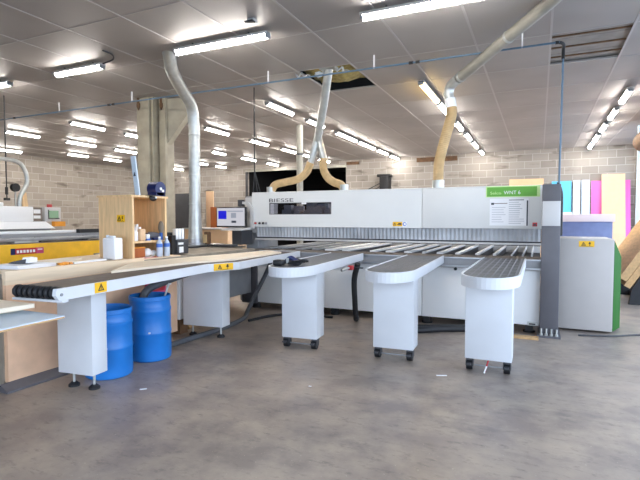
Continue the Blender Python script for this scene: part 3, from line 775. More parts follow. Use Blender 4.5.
t = MB().use('red').box(-4.485, -4.40, 4.36, 4.62, BT, BT+.006).use('signw').box(-4.48, -4.405, 4.44, 4.56, BT+.006, BT+.008).build('leaflet', base=(-4.44, 4.5, BT))
tag(t, 'red and white leaflet on the bench edge before the plywood cabinet', 'leaflet')
t = thing('hand_trowel', (-4.56, 4.80, SZ), 'dark rounded trowel standing against the inner end of the plywood cabinet', 'trowel')
MB().use('greywood').ball((-4.55, 4.835, 1.44), .07, (.7, .25, 1.2), 14, 9).build('blade', None, t)
MB().use('labelblue').box(-4.565, -4.535, 4.825, 4.85, SZ, 1.37).build('handle', None, t)
def water_bottle(x, y, lab_):
    t = thing('water_bottle', (x, y, BT), lab_, 'bottle', 'clear bottles on the bench')
    MB().use('bottle').lathe((x, y, BT), [(.036, 0), (.04, .008), (.04, .13), (.037, .14), (.04, .15), (.036, .18), (.015, .22), (.015, .235)], 18).build('body', None, t)
    MB().use('labelblue').lathe((x, y, BT+.12), [(.0405, 0), (.0415, .002), (.0415, .045), (.0405, .047)], 18).build('label_band', None, t)
    MB().use('signw').cyl((x, y, BT+.235), (x, y, BT+.255), .017, 14).build('cap', None, t)
    return t
water_bottle(-4.452, 4.70, 'clear water bottle with blue band, in front of the plywood cabinet opening')
water_bottle(-4.452, 4.83, 'clear water bottle with blue band, at the far end panel of the plywood cabinet')
t = thing('tool_caddy', (-4.6, 5.15, BT), 'black tool caddy with white pads between bottles and duct', 'tool caddy')
MB().use('black').box(-4.72, -4.62, 4.98, 5.2, BT, BT+.3, .01).box(-4.61, -4.52, 5.0, 5.08, BT, BT+.26).build('body', None, t)
MB().use('labelblue').box(-4.655, -4.6, 4.965, 4.98, BT+.22, BT+.28).build('clip', None, t)
for k in range(3): MB().use('signw').box(-4.61, -4.54, 5.11+.06*k, 5.16+.06*k, BT+.2, BT+.35, .012).build('white_pad', None, t)
MB().use('darkgrey').box(-4.68, -4.5, 5.09, 5.32, BT, BT+.2, .01).use('signw').box(-4.505, -4.49, 5.12, 5.2, BT+.02, BT+.1).box(-4.505, -4.49, 5.1, 5.2, BT+.13, BT+.16).build('drawer', None, t)
t = thing('hose_reel', (-4.58, 4.82, TZ), 'navy blue hose reel on the plywood cabinet top by the pillar', 'hose reel')
MB().use('navy').cyl((-4.68, 4.82, TZ+.10), (-4.53, 4.82, TZ+.10), .095, 24).box(-4.68, -4.53, 4.74, 4.90, TZ, TZ+.05).build('drum', None, t)
MB().use('signw').box(-4.53, -4.52, 4.84, 4.87, TZ+.06, TZ+.09).cyl((-4.53, 4.82, TZ+.1), (-4.522, 4.82, TZ+.1), .02, 10).build('plate', None, t)
t = MB().use('black').ball((-4.45, 4.60, TZ-.035), .04, (1, 1.3, .9)).box(-4.52, -4.455, 4.54, 4.68, TZ, TZ+.008).box(-4.485, -4.477, 4.57, 4.63, TZ-.04, TZ+.008).use('signw').ball((-4.415, 4.61, TZ-.025), .013).build('clamp_lamp', base=(-4.47, 4.6, TZ))
tag(t, 'small black clamp lamp hanging from the plywood cabinet top edge', 'clamp lamp')
t = MB().use('paleblue').hexa([(-4.60, 4.45, TZ), (-4.53, 4.45, TZ), (-4.53, 4.47, TZ), (-4.60, 4.47, TZ)], [(-4.67, 4.45, TZ+.49), (-4.60, 4.45, TZ+.49), (-4.60, 4.47, TZ+.49), (-4.67, 4.47, TZ+.49)]).build('tapered_strip', base=(-4.56, 4.46, TZ))
tag(t, 'tall narrow pale strip with a small black mark standing on the plywood cabinet', 'strip')
MB().use('ink').hexa([(-4.622, 4.446, TZ+.24), (-4.582, 4.446, TZ+.24), (-4.582, 4.45, TZ+.24), (-4.622, 4.45, TZ+.24)], [(-4.606, 4.446, TZ+.29), (-4.602, 4.446, TZ+.29), (-4.602, 4.45, TZ+.29), (-4.606, 4.45, TZ+.29)]).build('mark', None, t)
# white canister standing in front of the cabinet
t = thing('jerrycan', (-4.63, 4.12, BT), 'white plastic jerrycan in front of the plywood cabinet side', 'jerrycan')
MB().use('paper').box(-4.74, -4.54, 4.06, 4.19, BT, BT+.26, .018).build('body', None, t)
MB().use('paper').box(-4.69, -4.60, 4.10, 4.14, BT+.26, BT+.285, .008).cyl((-4.715, 4.12, BT+.25), (-4.715, 4.12, BT+.29), .018, 12).build('handle', None, t)

# things along the bench
for k in range(3):
    mb = MB().use('paper').prism([(-4.83+.01*k, 2.85), (-4.50, 2.90-.01*k), (-4.52, 3.30), (-4.85, 3.22+.01*k)], BT+.012*k, BT+.012*k+.011)
    tag(mb.build('paper_sheaf', base=(-4.7, 3.05, BT+.012*k)), ['bottom white sheaf of papers on the bench end', 'middle white sheaf of papers on the bench end', 'top white sheaf of papers, under the folded catalogue'][k], 'papers')
mb = MB().use('darkgrey').hexa([(-4.80, 2.98, BT+.04), (-4.64, 3.05, BT+.04), (-4.70, 3.2, BT+.04), (-4.84, 3.14, BT+.04)], [(-4.76, 3.0, BT+.06), (-4.64, 3.06, BT+.085), (-4.70, 3.2, BT+.085), (-4.80, 3.14, BT+.06)])
t = mb.use('signw').hexa([(-4.68, 3.04, BT+.045), (-4.62, 3.07, BT+.045), (-4.67, 3.2, BT+.045), (-4.73, 3.18, BT+.045)], [(-4.67, 3.05, BT+.10), (-4.62, 3.08, BT+.09), (-4.67, 3.2, BT+.09), (-4.72, 3.18, BT+.10)])
t = mb.build('catalogue', base=(-4.7, 3.1, BT+.04)); tag(t, 'folded dark and white catalogue lying on the papers', 'catalogue')
def glove(x, y, a, lab_):
    mb = MB().use('orange').ball((0, 0, .02), .05, (1.2, .8, .4), 14, 8)
    for k in range(4): mb.tube([(.04, -.03+.02*k, .018), (.08, -.035+.024*k, .02), (.12, -.04+.026*k, .013)], [.012, .012, .008], 8)
    mb.tube([(0, .03, .018), (.02, .07, .018), (.05, .08, .014)], [.014, .012, .009], 8).tube([(-.04, 0, .02), (-.1, 0, .02)], [.02, .02], 10)
    mb.rot(a, 'Z', (0, 0, 0)); bmesh.ops.translate(mb.bm, verts=mb.bm.verts[:], vec=(x, y, BT))
    tag(mb.build('work_glove', base=(x, y, BT)), lab_, 'glove')
glove(-4.47, 3.36, 2.2, 'orange work glove on the bench beside the white papers')
t = MB().use('signw').prism([(-4.56, 3.50), (-4.52, 3.51), (-4.60, 4.0), (-4.66, 3.99)], BT, BT+.02).build('lath', base=(-4.55, 3.7, BT)); tag(t, 'thin white lath lying along the bench towards the jerrycan', 'lath')
t = MB().use('woodh').prism([(-4.60, 3.40), (-4.55, 3.42), (-4.95, 3.95), (-5.2, 3.9), (-5.05, 3.4)], BT, BT+.018).build('board', base=(-4.8, 3.6, BT)); tag(t, 'pale offcut board behind the white lath on the bench', 'board')
t = MB().use('darkgrey').prism([(-5.86, 6.45), (-5.42, 6.45), (-5.42, 7.35), (-5.86, 7.35)], BT-.016, BT+.01).use('alu').prism([(-5.88, 6.43), (-5.40, 6.43), (-5.40, 7.37), (-5.88, 7.37)], BT+.01, BT+.025).build('base_plate', base=(-5.4, 6.9, BT)); tag(t, 'grey steel plate under the foot of the tall galvanised duct', 'plate')

# ------------------------------------------------------------------ machines behind the bench
t = thing('sliding_table_machine', (-7, 5, 0), 'yellow machine bed with grey rails behind the workbench', 'machine')
MB().use('yellow').box(-7.1, -6.5, 3.4, 5.75, .45, 1.205, .01).use('brownbed').box(-7.1, -6.5, 3.4, 5.75, 1.205, 1.215).build('bed', None, t)
for y in (3.6, 5.5): MB().use('darkgrey').box(-7.0, -6.6, y, y+.15, 0, .45).build('foot', None, t)
MB().use('alu').box(-6.62, -6.52, 3.3, 5.8, 1.235, 1.285, .006).box(-6.9, -6.85, 3.3, 5.8, 1.27, 1.31).build('slide_rail', None, t)
MB().use('bright').box(-6.84, -6.75, 3.3, 5.8, 1.335, 1.375, .006).use('midgrey').box(-6.75, -6.63, 3.3, 5.8, 1.285, 1.33).build('fence_rail', None, t)
for y in (3.7, 4.5, 5.3): MB().use('darkgrey').box(-6.85, -6.6, y, y+.08, 1.185, 1.29).build('rail_support', None, t)
MB().use('black').box(-6.7, -6.62, 5.25, 5.7, 1.33, 1.39).use('galv').box(-6.6, -6.52, 4.15, 4.5, 1.2, 1.25, .01).build('stop_block', None, t)
mb = MB().use('red'); o = (-6.5, 4.08, 1.06); slab(mb, o, (0, 1, 0), (0, 0, 1), 0, .47, 0, .085, 0, .004)
mb.use('pinkred'); slab(mb, o, (0, 1, 0), (0, 0, 1), .36, .47, 0, .085, 0, .005)
mb.use('signw')
for k in range(6): slab(mb, o, (0, 1, 0), (0, 0, 1), .08+.046*k, .112+.046*k, .02, .06, 0, .006)
slab(mb, o, (0, 1, 0), (0, 0, 1), .38, .45, .05, .066, 0, .006); mb.use('navy'); slab(mb, o, (0, 1, 0), (0, 0, 1), 0, .06, 0, .085, 0, .005)
tag(mb.build('name_plate', None, t, smooth=False), 'red and white name plate')

t = thing('white_machine', (-9.3, 5.5, 0), 'white enclosed machine with a green display behind the yellow bed', 'machine')
MB().use('bright').box(-9.9, -9.0, 4.6, 6.12, 1.50, 1.79, .02).build('upper_housing', None, t)
MB().use('bright').box(-9.5, -9.0, 4.6, 5.55, 1.79, 1.86, .015).build('top_cover', None, t)
mb = MB().use('bright'); mb.hexa([(-9.9, 4.6, 1.36), (-8.9, 4.6, 1.36), (-8.9, 6.50, 1.36), (-9.9, 6.50, 1.36)], [(-9.9, 4.6, 1.5), (-8.95, 4.6, 1.5), (-8.95, 6.33, 1.5), (-9.9, 6.33, 1.5)]); mb.build('lower_housing', None, t)
MB().use('midgrey').box(-9.9, -9.05, 4.5, 6.5, 0, 1.36).build('base', None, t)
MB().use('brownbed').box(-9.35, -9.1, 6.14, 6.36, 1.5, 1.78).use('signw').box(-9.1, -9.09, 6.18, 6.32, 1.56, 1.62).box(-9.1, -9.09, 6.18, 6.32, 1.66, 1.74).build('gearbox', None, t)
p = MB().use('offwhite').box(-9.25, -9.1, 6.42, 6.78, 1.5, 1.79, .01).build('control_panel', None, t)
MB().use('lcd').box(-9.1, -9.094, 6.51, 6.72, 1.57, 1.72).build('display', None, p)
MB().use('black').box(-9.1, -9.096, 6.49, 6.74, 1.55, 1.57).box(-9.1, -9.096, 6.49, 6.51, 1.55, 1.74).build('bezel', None, p)
MB().use('red').cyl((-9.18, 6.58, 1.79), (-9.18, 6.58, 1.85), .05, 14).build('emergency_button', None, p)
MB().use('orange').box(-9.09, -9.0, 6.56, 6.8, 1.40, 1.5).build('side_box', None, t)
t = MB().use('galv').tube(spline([(-9.6, 3.6, 2.72), (-9.6, 5.4, 2.72), (-9.6, 6.15, 2.72), (-9.6, 6.36, 2.55), (-9.6, 6.40, 2.3), (-9.6, 6.3, 2.1), (-9.6, 6.24, 1.95), (-9.6, 6.2, 1.50)], 50), .042, 14).build('exhaust_pipe', base=(-9.6, 6.2, 1.7))
tag(t, 'thin silver pipe bending down behind the white machine', 'pipe')
mbt = MB().use('wood'); mbt.hexa([(-9.75, 6.38, 1.36), (-9.72, 6.38, 1.36), (-9.72, 6.55, 1.36), (-9.75, 6.55, 1.36)], [(-9.75, 6.38, 2.1), (-9.72, 6.38, 2.1), (-9.72, 6.46, 2.1), (-9.75, 6.46, 2.1)])
tag(mbt.build('wood_strip', base=(-9.73, 6.45, 1.5)), 'upright brown wood strip beside the silver pipe', 'wood strip')
t = thing('hanging_cable', (-9.9, 6.17, 2.0), 'black hanging cable with a plug above the white machine', 'cable')
MB().use('black').cyl((-9.9, 6.17, 4.05), (-9.9, 6.17, 1.95), .012, 8).build('cable', None, t)
MB().use('black').box(-9.93, -9.87, 6.12, 6.22, 1.93, 1.98).box(-9.92, -9.88, 6.15, 6.19, 2.05, 2.2).build('plug', None, t)
t = thing('wall_fan', (-9.86, 6.32, 1.5), 'small round black fan head beside the silver pipe', 'fan')
MB().use('black').cyl((-9.9, 6.32, 2.2), (-9.82, 6.32, 2.2), .085, 20).build('fan_head', None, t)
MB().use('galv').cyl((-9.86, 6.32, 1.5), (-9.86, 6.32, 2.15), .015, 8).build('stem', None, t)

# ------------------------------------------------------------------ ducts and hoses
t = thing('galvanised_duct', (-5.68, 6.9, BT), 'tall galvanised dust duct bending down from the ceiling onto the bench', 'duct')
pts = spline([(-5.10, 5.62, 4.12), (-5.18, 5.75, 3.99), (-5.29, 5.92, 3.87), (-5.52, 6.4, 3.73), (-5.64, 6.78, 3.56), (-5.68, 6.9, 3.2), (-5.68, 6.9, 2.8)], 36)
MB().use('galv').tube(pts, .10, 20).build('bend', None, t)
MB().use('galv').lathe((-5.68, 6.9, BT+.12), [(.135, 0), (.125, .1), (.112, .35), (.103, .6), (.1, .9), (.1, 1.65)], 24).build('pipe', None, t)
for z in (3.05, 2.32, 1.80): MB().use('galv').lathe((-5.68, 6.9, z), [(.102, 0), (.108, .004), (.108, .03), (.102, .034)], 24).build('clamp', None, t)
MB().use('alu').lathe((-5.68, 6.9, BT+.025), [(.17, 0), (.17, .02), (.14, .03), (.14, .1), (.135, .105)], 24).build('foot_flange', None, t)
MB().use('brownwood').box(-5.56, -5.46, 6.98, 7.08, BT+.026, BT+.25, .02).use('beige').box(-5.56, -5.48, 6.95, 6.99, BT+.05, BT+.2).build('slide_gate', None, t)

def corrugated(pts, r, n, amp=.05):
    P = spline(pts, n)
    return MB().use('beige').tube(P, [r*(1+amp*(1 if i % 2 else -1)) for i in range(n+1)], 18)
t = thing('twin_hose_duct', (-3.5, 7.7, 2.1), 'thin galvanised duct splitting into two beige hoses above the saw', 'duct')
jx = Vector((-3.74, 8.0, 3.0))
MB().use('galv').tube([(-3.25, 7.42, 4.12), (-3.45, 7.66, 3.6), tuple(jx)], .072, 18).build('pipe', None, t)
MB().use('galv').tube([tuple(jx + Vector((.02, 0, .08))), (-3.90, 8.0, 2.55)], [.07, .06], 16).build('branch', None, t)
MB().use('galv').tube([tuple(jx + Vector((.0, .02, .08))), (-3.60, 8.0, 2.62)], [.07, .06], 16).build('branch', None, t)
corrugated([(-3.88, 8.0, 2.6), (-3.97, 8.0, 2.42), (-4.15, 8.0, 2.30), (-4.4, 7.97, 2.25), (-4.6, 7.93, 2.20), (-4.68, 7.9, 2.06)], .07, 90).build('flexible_hose', None, t)
corrugated([(-3.615, 8.0, 2.66), (-3.62, 8.0, 2.48), (-3.54, 8.0, 2.32), (-3.40, 7.97, 2.22), (-3.24, 7.93, 2.16), (-3.17, 7.9, 2.06)], .07, 90).build('flexible_hose', None, t)
MB().use('galv').box(-3.4, -3.12, 7.32, 7.5, 4.055, 4.10).build('hanger_plate', None, t)

t = thing('diagonal_duct', (-1.4, 7.6, 2.1), 'grey diagonal ceiling duct ending in a beige hose on the saw hood', 'duct')
MB().use('galvpaint').tube([(.38, 5.62, 4.16), (.12, 6.02, 4.02), (-1.12, 7.42, 3.66)], .074, 20).build('pipe', None, t)
MB().use('galv').tube(spline([(-1.14, 7.44, 3.655), (-1.27, 7.57, 3.60), (-1.31, 7.6, 3.50), (-1.29, 7.6, 3.38)], 16), .074, 20).build('elbow', None, t)
for (f) in (.42, .98):
    a = Vector((.12, 6.02, 4.02)).lerp(Vector((-1.12, 7.42, 3.66)), f); d_ = (Vector((-1.12, 7.42, 3.66)) - Vector((.12, 6.02, 4.02))).normalized()*.02
    MB().use('galv').tube([a-d_, a-d_*.5, a+d_*.5, a+d_], [.075, .081, .081, .075], 20).build('clamp', None, t)
MB().use('signw').tube([(-1.29, 7.6, 3.41), (-1.27, 7.6, 3.27)], [.08, .088], 20).build('white_sleeve', None, t)
corrugated([(-1.27, 7.6, 3.30), (-1.265, 7.6, 3.15), (-1.33, 7.6, 2.9), (-1.41, 7.6, 2.6), (-1.45, 7.61, 2.4), (-1.46, 7.62, 2.14)], .08, 110, .04).build('flexible_hose', None, t)
t = MB().use('galvpaint').tube([(-5.85, 11.4, 4.05), (-5.85, 11.4, 0)], .085, 18).use('darkgrey').tube([(-5.85, 11.4, 3.3), (-5.85, 11.4, 3.25)], .088, 18).build('down_pipe', base=(-5.85, 11.4, 0))
tag(t, 'pale grey vertical pipe standing far behind the saw hood', 'pipe')
t = thing('suspension_cable', (-5.3, 8.3, 2.0), 'thin black cable hanging from the ceiling to the saw hood end', 'cable')
MB().use('black').cyl((-4.98, 7.8, 4.05), (-4.98, 7.8, 2.5), .012, 8).build('cable', None, t)
for s in (-.03, .06, .12): MB().use('black').cyl((-4.98, 7.8, 2.5), (-4.98+s, 7.8+s*.4, 1.975), .008, 6).build('leg', None, t)

# compressed-air line
t = thing('air_line', (-7, 7.02, 3.85), 'long blue compressed air pipe across the ceiling and down at the upright', 'air pipe')
MB().use('pipeblue').cyl((-15, 7.02, 3.85), (.2, 7.02, 3.85), .013, 12).build('pipe', None, t)
MB().use('pipeblue').cyl((.25, 7.2, 3.8), (.235, 7.2, 2.02), .013, 12).build('drop_pipe', None, t)
MB().use('black').tube(spline([(.225, 7.2, 2.04), (.27, 7.3, 1.9), (.275, 7.32, 1.6), (.275, 7.33, 1.32)], 20), .02, 10).build('drop_hose', None, t)
MB().use('black').tube(spline([(.15, 7.02, 3.85), (.21, 7.04, 3.85), (.25, 7.12, 3.84), (.25, 7.2, 3.8), (.25, 7.2, 3.68)], 12), .022, 10).build('elbow', None, t)
for x in (-10.9, -7.92, -7.8, -1.76, -1.66): MB().use('black').cyl((x-.03, 7.02, 3.85), (x+.03, 7.02, 3.85), .022, 10).build('coupling', None, t)
for x in (-11.5, -9.4, -7.3, -4.2, -2.33, -.25): MB().use('signw').box(x-.009, x+.009, 7.01, 7.03, 3.84, 4.045).build('hanger', None, t)

# ------------------------------------------------------------------ operator screen
t = thing('monitor', (-5.1, 7.2, 1.3), 'black framed monitor with blue window on screen beside the saw hood', 'monitor')
MB().use('black').box(-5.42, -4.78, 7.18, 7.23, 1.40, 1.77, .008).build('bezel', None, t)
mb = MB().use('screen').box(-5.40, -4.80, 7.176, 7.18, 1.425, 1.75).use('screenb').box(-5.37, -5.19, 7.173, 7.176, 1.55, 1.70)
mb.use(emis('screen_grey', '9aa0ae', .3)).box(-5.17, -4.83, 7.174, 7.176, 1.68, 1.70).box(-5.09, -4.98, 7.174, 7.176, 1.57, 1.66).use('ink').box(-5.08, -4.98, 7.174, 7.176, 1.48, 1.52)
mb.build('screen', None, t, smooth=False)
MB().use('darkgrey').box(-5.14, -5.06, 7.23, 7.4, 1.5, 1.65).box(-5.12, -5.08, 7.36, 7.42, 1.1, 1.6).build('stand', None, t)
t = thing('control_arm', (-4.9, 7.1, 1.1), 'white sloping keyboard tray and arm under the monitor', 'control arm')
mb = MB().use('offwhite'); mb.hexa([(-5.15, 6.95, 1.345), (-4.72, 6.95, 1.345), (-4.72, 7.25, 1.36), (-5.2, 7.25, 1.36)], [(-5.15, 6.95, 1.36), (-4.72, 6.95, 1.36), (-4.72, 7.25, 1.40), (-5.2, 7.25, 1.40)]); mb.build('tray', None, t)
mb = MB().use('offwhite').extrude([(-4.76, 7.3, 1.38), (-4.70, 7.3, 1.38), (-4.70, 7.3, 1.74), (-4.80, 7.3, 1.86), (-4.95, 7.3, 1.87), (-4.95, 7.3, 1.83), (-4.80, 7.3, 1.80), (-4.76, 7.3, 1.72)], (0, .06, 0)); mb.build('arm', None, t)
MB().use('darkgrey').box(-5.02, -4.93, 7.29, 7.38, 1.78, 1.9).build('joint', None, t)
MB().use('darkgrey').box(-4.98, -4.78, 7.05, 7.4, 1.09, 1.345).build('pedestal', None, t)
t = MB().use('darkgrey').box(-5.35, -4.85, 6.8, 7.04, BT, BT+.035, .008).build('keyboard', base=(-5.1, 6.9, BT)); tag(t, 'dark keyboard lying on the bench under the monitor', 'keyboard')

# ------------------------------------------------------------------ items at the back
def boxthing(name, x0, x1, y0, y1, z0, z1, m, label, cat, bev=.01, group=None):
    t = MB().use(m).box(x0, x1, y0, y1, z0, z1, bev).build(name, base=((x0+x1)/2, (y0+y1)/2, z0)); return tag(t, label, cat, group)
t = thing('metal_locker', (-12.2, 14.2, 0), 'dark grey metal locker at the block wall behind the tall duct', 'locker')
MB().use('darkgrey').box(-12.45, -11.75, 14.0, 14.6, .05, 2.5, .01).build('body', None, t)
MB().use('darkgrey').box(-12.42, -11.78, 13.98, 14.0, .1, 2.46, .006).build('door', None, t)
MB().use('black').box(-12.4, -11.8, 14.05, 14.55, 0, .05).build('plinth', None, t)
t = boxthing('upright_board', -11.5, -11.15, 14.6, 14.64, 0, 2.6, 'cream', 'pale upright board behind the tall duct, beside the locker', 'board')
t = thing('wood_cabinet', (-10.2, 14.2, 0), 'orange-brown wooden cabinet beyond the monitor', 'cabinet')
MB().use('orangewood').box(-10.75, -9.95, 13.9, 14.4, 1.2, 1.98).build('body', None, t)
MB().use('orangewood').box(-10.73, -10.36, 13.88, 13.9, 1.22, 1.96).build('door', None, t)
MB().use('orangewood').box(-10.34, -9.97, 13.88, 13.9, 1.22, 1.96).use('paper').box(-10.12, -10.06, 13.87, 13.88, 1.75, 1.82).build('door', None, t)
MB().use('plank').box(-10.6, -10.52, 13.92, 14.0, 0, 1.2).box(-10.48, -10.40, 13.92, 14.0, 0, 1.2).box(-10.1, -10.0, 13.92, 14.3, 0, 1.2).build('stand', None, t)
boxthing('tan_partition', -9.9, -9.45, 13.9, 13.96, 0, 1.95, 'wood', 'tan upright partition between the orange-brown cabinet and the monitor', 'partition')
t = thing('side_table', (-8.3, 10.2, 0), 'cream low cabinet top behind the monitor stand', 'cabinet')
MB().use('cream').box(-8.6, -7.2, 10.0, 10.9, 0, 1.28, .01).build('body', None, t)
MB().use('offwhite').box(-8.65, -7.15, 9.95, 10.95, 1.28, 1.31, .005).build('top', None, t)
t = thing('wall_speaker', (-5.7, 18.6, 3.0), 'black box mounted on the back block wall above the saw hood', 'speaker')
MB().use('black').box(-5.86, -5.5, 18.4, 18.88, 2.55, 3.25, .02).build('body', None, t)
MB().use('black').box(-6.0, -5.45, 18.5, 18.89, 3.25, 3.36, .02).build('hood', None, t)
MB().use('darkgrey').cyl((-5.9, 18.6, 3.0), (-7.0, 18.7, 2.5), .02, 8).build('strut', None, t)
MB().use('darkgrey').cyl((-5.9, 18.7, 2.9), (-6.6, 18.8, 2.5), .02, 8).build('strut', None, t)

def leaning(name, x0, x1, ht, m, label, yb=18.25, yt=18.82, th=.03, zb=0, cat='board'):
    mb = MB().use(m)
    mb.hexa([(x0, yb, zb), (x1, yb, zb), (x1, yb+th, zb), (x0, yb+th, zb)], [(x0, yt, ht), (x1, yt, ht), (x1, yt+th, ht), (x0, yt+th, ht)])
    return tag(mb.build(name, base=((x0+x1)/2, yb, zb)), label, cat, 'tall boards leaning at the back wall')
leaning('leaning_board', -1.02, .12, 3.0, 'peach', 'peach board leaning on the block wall behind the green band of the saw')
leaning('leaning_board', .38, 1.0, 2.88, 'cyan', 'bright cyan board leaning on the block wall beyond the upright')
leaning('leaning_board', .62, 1.02, 1.78, 'signw', 'short white board standing in front of the cyan board', 17.9, 18.25)
leaning('leaning_board', 1.05, 1.27, 2.9, 'paleblue', 'narrow white board leaning just beyond the cyan board')
leaning('leaning_board', 1.31, 1.56, 2.9, 'paleblue', 'narrow white board leaning between its twin and the wide pink board')
leaning('leaning_board', 1.60, 1.92, 2.86, 'pink', 'wide pink board leaning between white board and cream board', 18.25, 18.8)
leaning('leaning_board', 1.90, 2.58, 3.07, 'cream', 'tall cream board leaning in front of the two pink boards', 18.1, 18.75)
leaning('leaning_board', 2.585, 2.74, 2.86, 'pink', 'narrow pink board edge beyond the tall cream board')
t = thing('wrapped_stack', (.8, 10.5, 0), 'blue wrapped board stack with pale pink top behind the electrical cabinet', 'board stack')
MB().use('plank').box(.3, 1.2, 10.05, 11.1, 0, .12).build('pallet', None, t)
MB().use('bluewrap').box(.32, 1.21, 10.02, 11.2, .12, 1.5, .01).build('wrapping', None, t)
MB().use('palepink').box(.26, 1.24, 9.98, 11.25, 1.5, 1.64, .01).build('top_pack', None, t)
# leaning raw planks on a dark rack
rk = thing('plank_rack', (1.9, 10.8, 0), 'dark rack holding the slanted raw planks by the bay', 'rack')
for y in (10.1, 11.4):
    mb = MB().use('blackrub'); mb.extrude([(1.58, y, 0), (2.2, y, 0), (2.2, y, 1.0), (1.98, y, 1.05), (1.55, y, .30), (1.50, y, 0)], (0, .1, 0)); mb.build('frame', None, rk)
MB().use('blackrub').box(1.7, 2.2, 10.1, 11.5, .02, .1).build('base_bar', None, rk)
dx, dz = .52, .85; k = math.hypot(dx, dz); nx, nz = -dz/k, dx/k
def pack(off, th, L0, L1, y0, m, label):
    a = Vector((1.50 + nx*off, y0, .30 + nz*off)); u = Vector((dx/k, 0, dz/k)); n = Vector((nx, 0, nz))
    mb = MB().use(m)
    mb.extrude([tuple(a+u*L0), tuple(a+u*L1), tuple(a+u*L1+n*th), tuple(a+u*L0+n*th)], (0, 2.2, 0))
    tag(mb.build('plank', base=tuple(a+u*L0)), label, 'plank', 'raw planks on the dark rack')
pack(.005, .05, 0, 1.4, 10.0, 'plank', 'raw plank lowest on the dark rack by the bay')
pack(.06, .06, .0, 1.5, 9.95, 'plank', 'raw plank in the middle of the slanted pack by the bay')
pack(.135, .13, .08, 1.7, 9.9, 'plank', 'thick raw plank uppermost on the dark rack by the bay')

# ------------------------------------------------------------------ cables and small things
t = thing('cable_bundle', (-2.62, 4.72, 1.028), 'tangled black cable and handset lying on the air table end', 'cable bundle')
mb = MB().use('black')
for k in range(4):
    pts = []
    for i in range(9):
        a = 2*PI*i/8 + k
        pts.append((-2.52+.085*math.cos(a)*(1+.1*k)+.02*k, 4.76+.06*math.sin(a), 1.045+.012*k+.012*math.sin(2*a+k)))
    mb.tube(spline(pts, 30), .011, 8)
mb.build('cable', None, t)
MB().use('black').box(-2.72, -2.60, 4.62, 4.72, 1.026, 1.09, .015).build('handset', None, t)
MB().use('navy').tube(spline([(-2.62, 4.74, 1.06), (-2.56, 4.75, 1.11), (-2.50, 4.76, 1.08), (-2.45, 4.78, 1.05)], 12), .025, 10).build('grip', None, t)
MB().use('galv').box(-2.59, -2.56, 4.70, 4.715, 1.05, 1.11).build('steel_clip', None, t)

def cable(name, pts, r, m, label, cat='hose', n=40):
    return tag(MB().use(m).tube(spline(pts, n), r, 10).build(name, base=tuple(pts[0])), label, cat)
cable('supply_hose', [(-4.02, 4.33, .03), (-4.0, 4.8, .03), (-3.98, 5.2, .03), (-4.0, 5.6, .03), (-4.1, 6.1, .03), (-4.3, 6.5, .05), (-4.28, 6.72, .3), (-4.15, 6.82, .62), (-4.05, 6.85, .86)], .035, 'hose', 'thick grey hose from the floor up to the saw, between the feed table legs')
cable('floor_cable', [(-3.95, 6.0, .02), (-3.8, 6.5, .02), (-3.4, 6.8, .02), (-2.9, 6.75, .02)], .02, 'blackrub', 'black cable on the floor under the saw beside the grey hose')
cable('drop_hose', [(-2.28, 6.2, .93), (-2.35, 6.25, .7), (-2.36, 6.3, .4), (-2.4, 6.45, .12), (-2.5, 6.75, .035)], .04, 'blackrub', 'black hose dropping from the air table with the cable bundle')
t = thing('air_valve', (-2.3, 6.0, .9), 'small valve with red body under the air table edge', 'valve')
MB().use('red').box(-2.31, -2.24, 5.88, 5.95, .87, .93, .008).build('body', None, t)
MB().use('galv').cyl((-2.34, 5.75, .875), (-2.29, 5.88, .9), .018, 10).build('nozzle', None, t)
MB().use('black').box(-2.28, -2.12, 5.95, 5.98, .89, .905).build('lever', None, t)
for i, (dy, lab_) in enumerate(((0, 'thick black floor cable nearest the middle air table'), (.13, 'second black floor cable beside the thick one between air tables'), (.26, 'black floor cable closest to the saw base between air tables'))):
    cable('floor_cable', [(-2.0, 6.25+dy, .045), (-1.55, 6.32+dy, .045), (-1.15, 6.6+dy*.6, .045), (-.75, 6.75+dy*.4, .045), (-.3, 6.72+dy*.3, .045)], .045-.01*i, 'blackrub', lab_)
cable('trailing_wire', [(.5, 7.1, .012), (.9, 7.22, .012), (1.25, 7.45, .012), (1.9, 7.6, .012)], .011, 'darkgrey', 'thin dark cord on the floor beyond the electrical cabinet', 'cord')
t = MB().use('plank').box(-.45, .02, 6.62, 6.72, 0, .03).build('floor_lath', base=(-.2, 6.67, 0)); tag(t, 'wood lath on the floor in front of the saw base', 'lath')
t = MB().use('red').cyl((-.44, 5.02, .12), (-.47, 4.98, .01), .008, 8).use('signw').cyl((-.455, 5.0, .065), (-.475, 4.975, .0), .0085, 8).build('marker_stick', base=(-.45, 5, 0)); tag(t, 'short red and white stick under the table nearest the upright', 'stick')
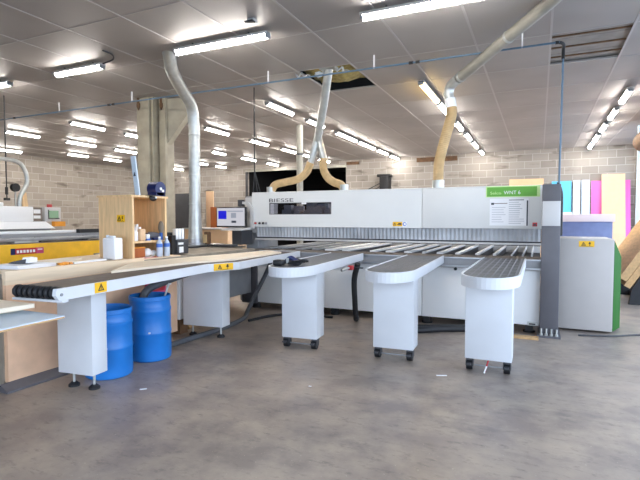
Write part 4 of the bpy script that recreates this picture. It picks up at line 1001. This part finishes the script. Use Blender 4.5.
for (x, y, s, a, lab_) in ((-.85, 4.72, .05, .4, 'small white paper scrap near the castor of the table by the upright'), (-1.9, 3.9, .012, 0, 'tiny white crumb on the bare floor'), (-3.25, 3.2, .03, .7, 'pale chip on the floor in front of the first drum')):
    mb = MB().use('paper').box(x-s, x+s, y-.008, y+.008, .0, .004).rot(a, 'Z', (x, y, 0)); tag(mb.build('paper_scrap', base=(x, y, 0)), lab_, 'scrap')

# ------------------------------------------------------------------ light, world, camera
w = bpy.data.worlds.new('sky'); SC.world = w; w.use_nodes = True
nt = w.node_tree; bg = nt.nodes['Background']
g = N(nt, 'ShaderNodeTexCoord'); sp = N(nt, 'ShaderNodeSeparateXYZ'); nt.links.new(g.outputs['Generated'], sp.inputs[0])
nt.links.new(ramp(nt, sp.outputs[2], 0, .7, (1.06, 1.22, 1.46, 1), (.42, .60, .88, 1)), bg.inputs['Color'])
bg.inputs['Strength'].default_value = 1.45
def portal(name, loc, rot, sx, sy):
    l = bpy.data.lights.new(name, 'AREA'); l.shape = 'RECTANGLE'; l.size = sx; l.size_y = sy; l.cycles.is_portal = True
    o = bpy.data.objects.new(name, l); COL.objects.link(o); o.location = loc; o.rotation_euler = rot
portal('bay_daylight', ((FX0+FX1)/2, Y0-.1, FZ/2), (R(90), 0, 0), FX1-FX0, FZ)
portal('door_daylight', (X1+.1, (DY0+DY1)/2, DZ/2), (0, R(90), 0), DZ, DY1-DY0)

cam = bpy.data.cameras.new('camera'); co = bpy.data.objects.new('camera', cam); COL.objects.link(co)
th = math.atan(219/475); p = math.atan(21/475)
co.location = (0, 0, 1.55); co.rotation_euler = (PI/2 - p, 0, th)
cam.sensor_width = 36; cam.lens = 475/640*36; cam.clip_end = 200
SC.camera = co
vs_ = SC.view_settings
vs_.view_transform = 'Standard'; vs_.look = 'None'; vs_.exposure = 1.6; vs_.gamma = 1; vs_.use_curve_mapping = False
SC.cycles.use_denoising = True
SC.cycles.max_bounces = 8; SC.cycles.diffuse_bounces = 5; SC.cycles.glossy_bounces = 4; SC.cycles.sample_clamp_indirect = 6
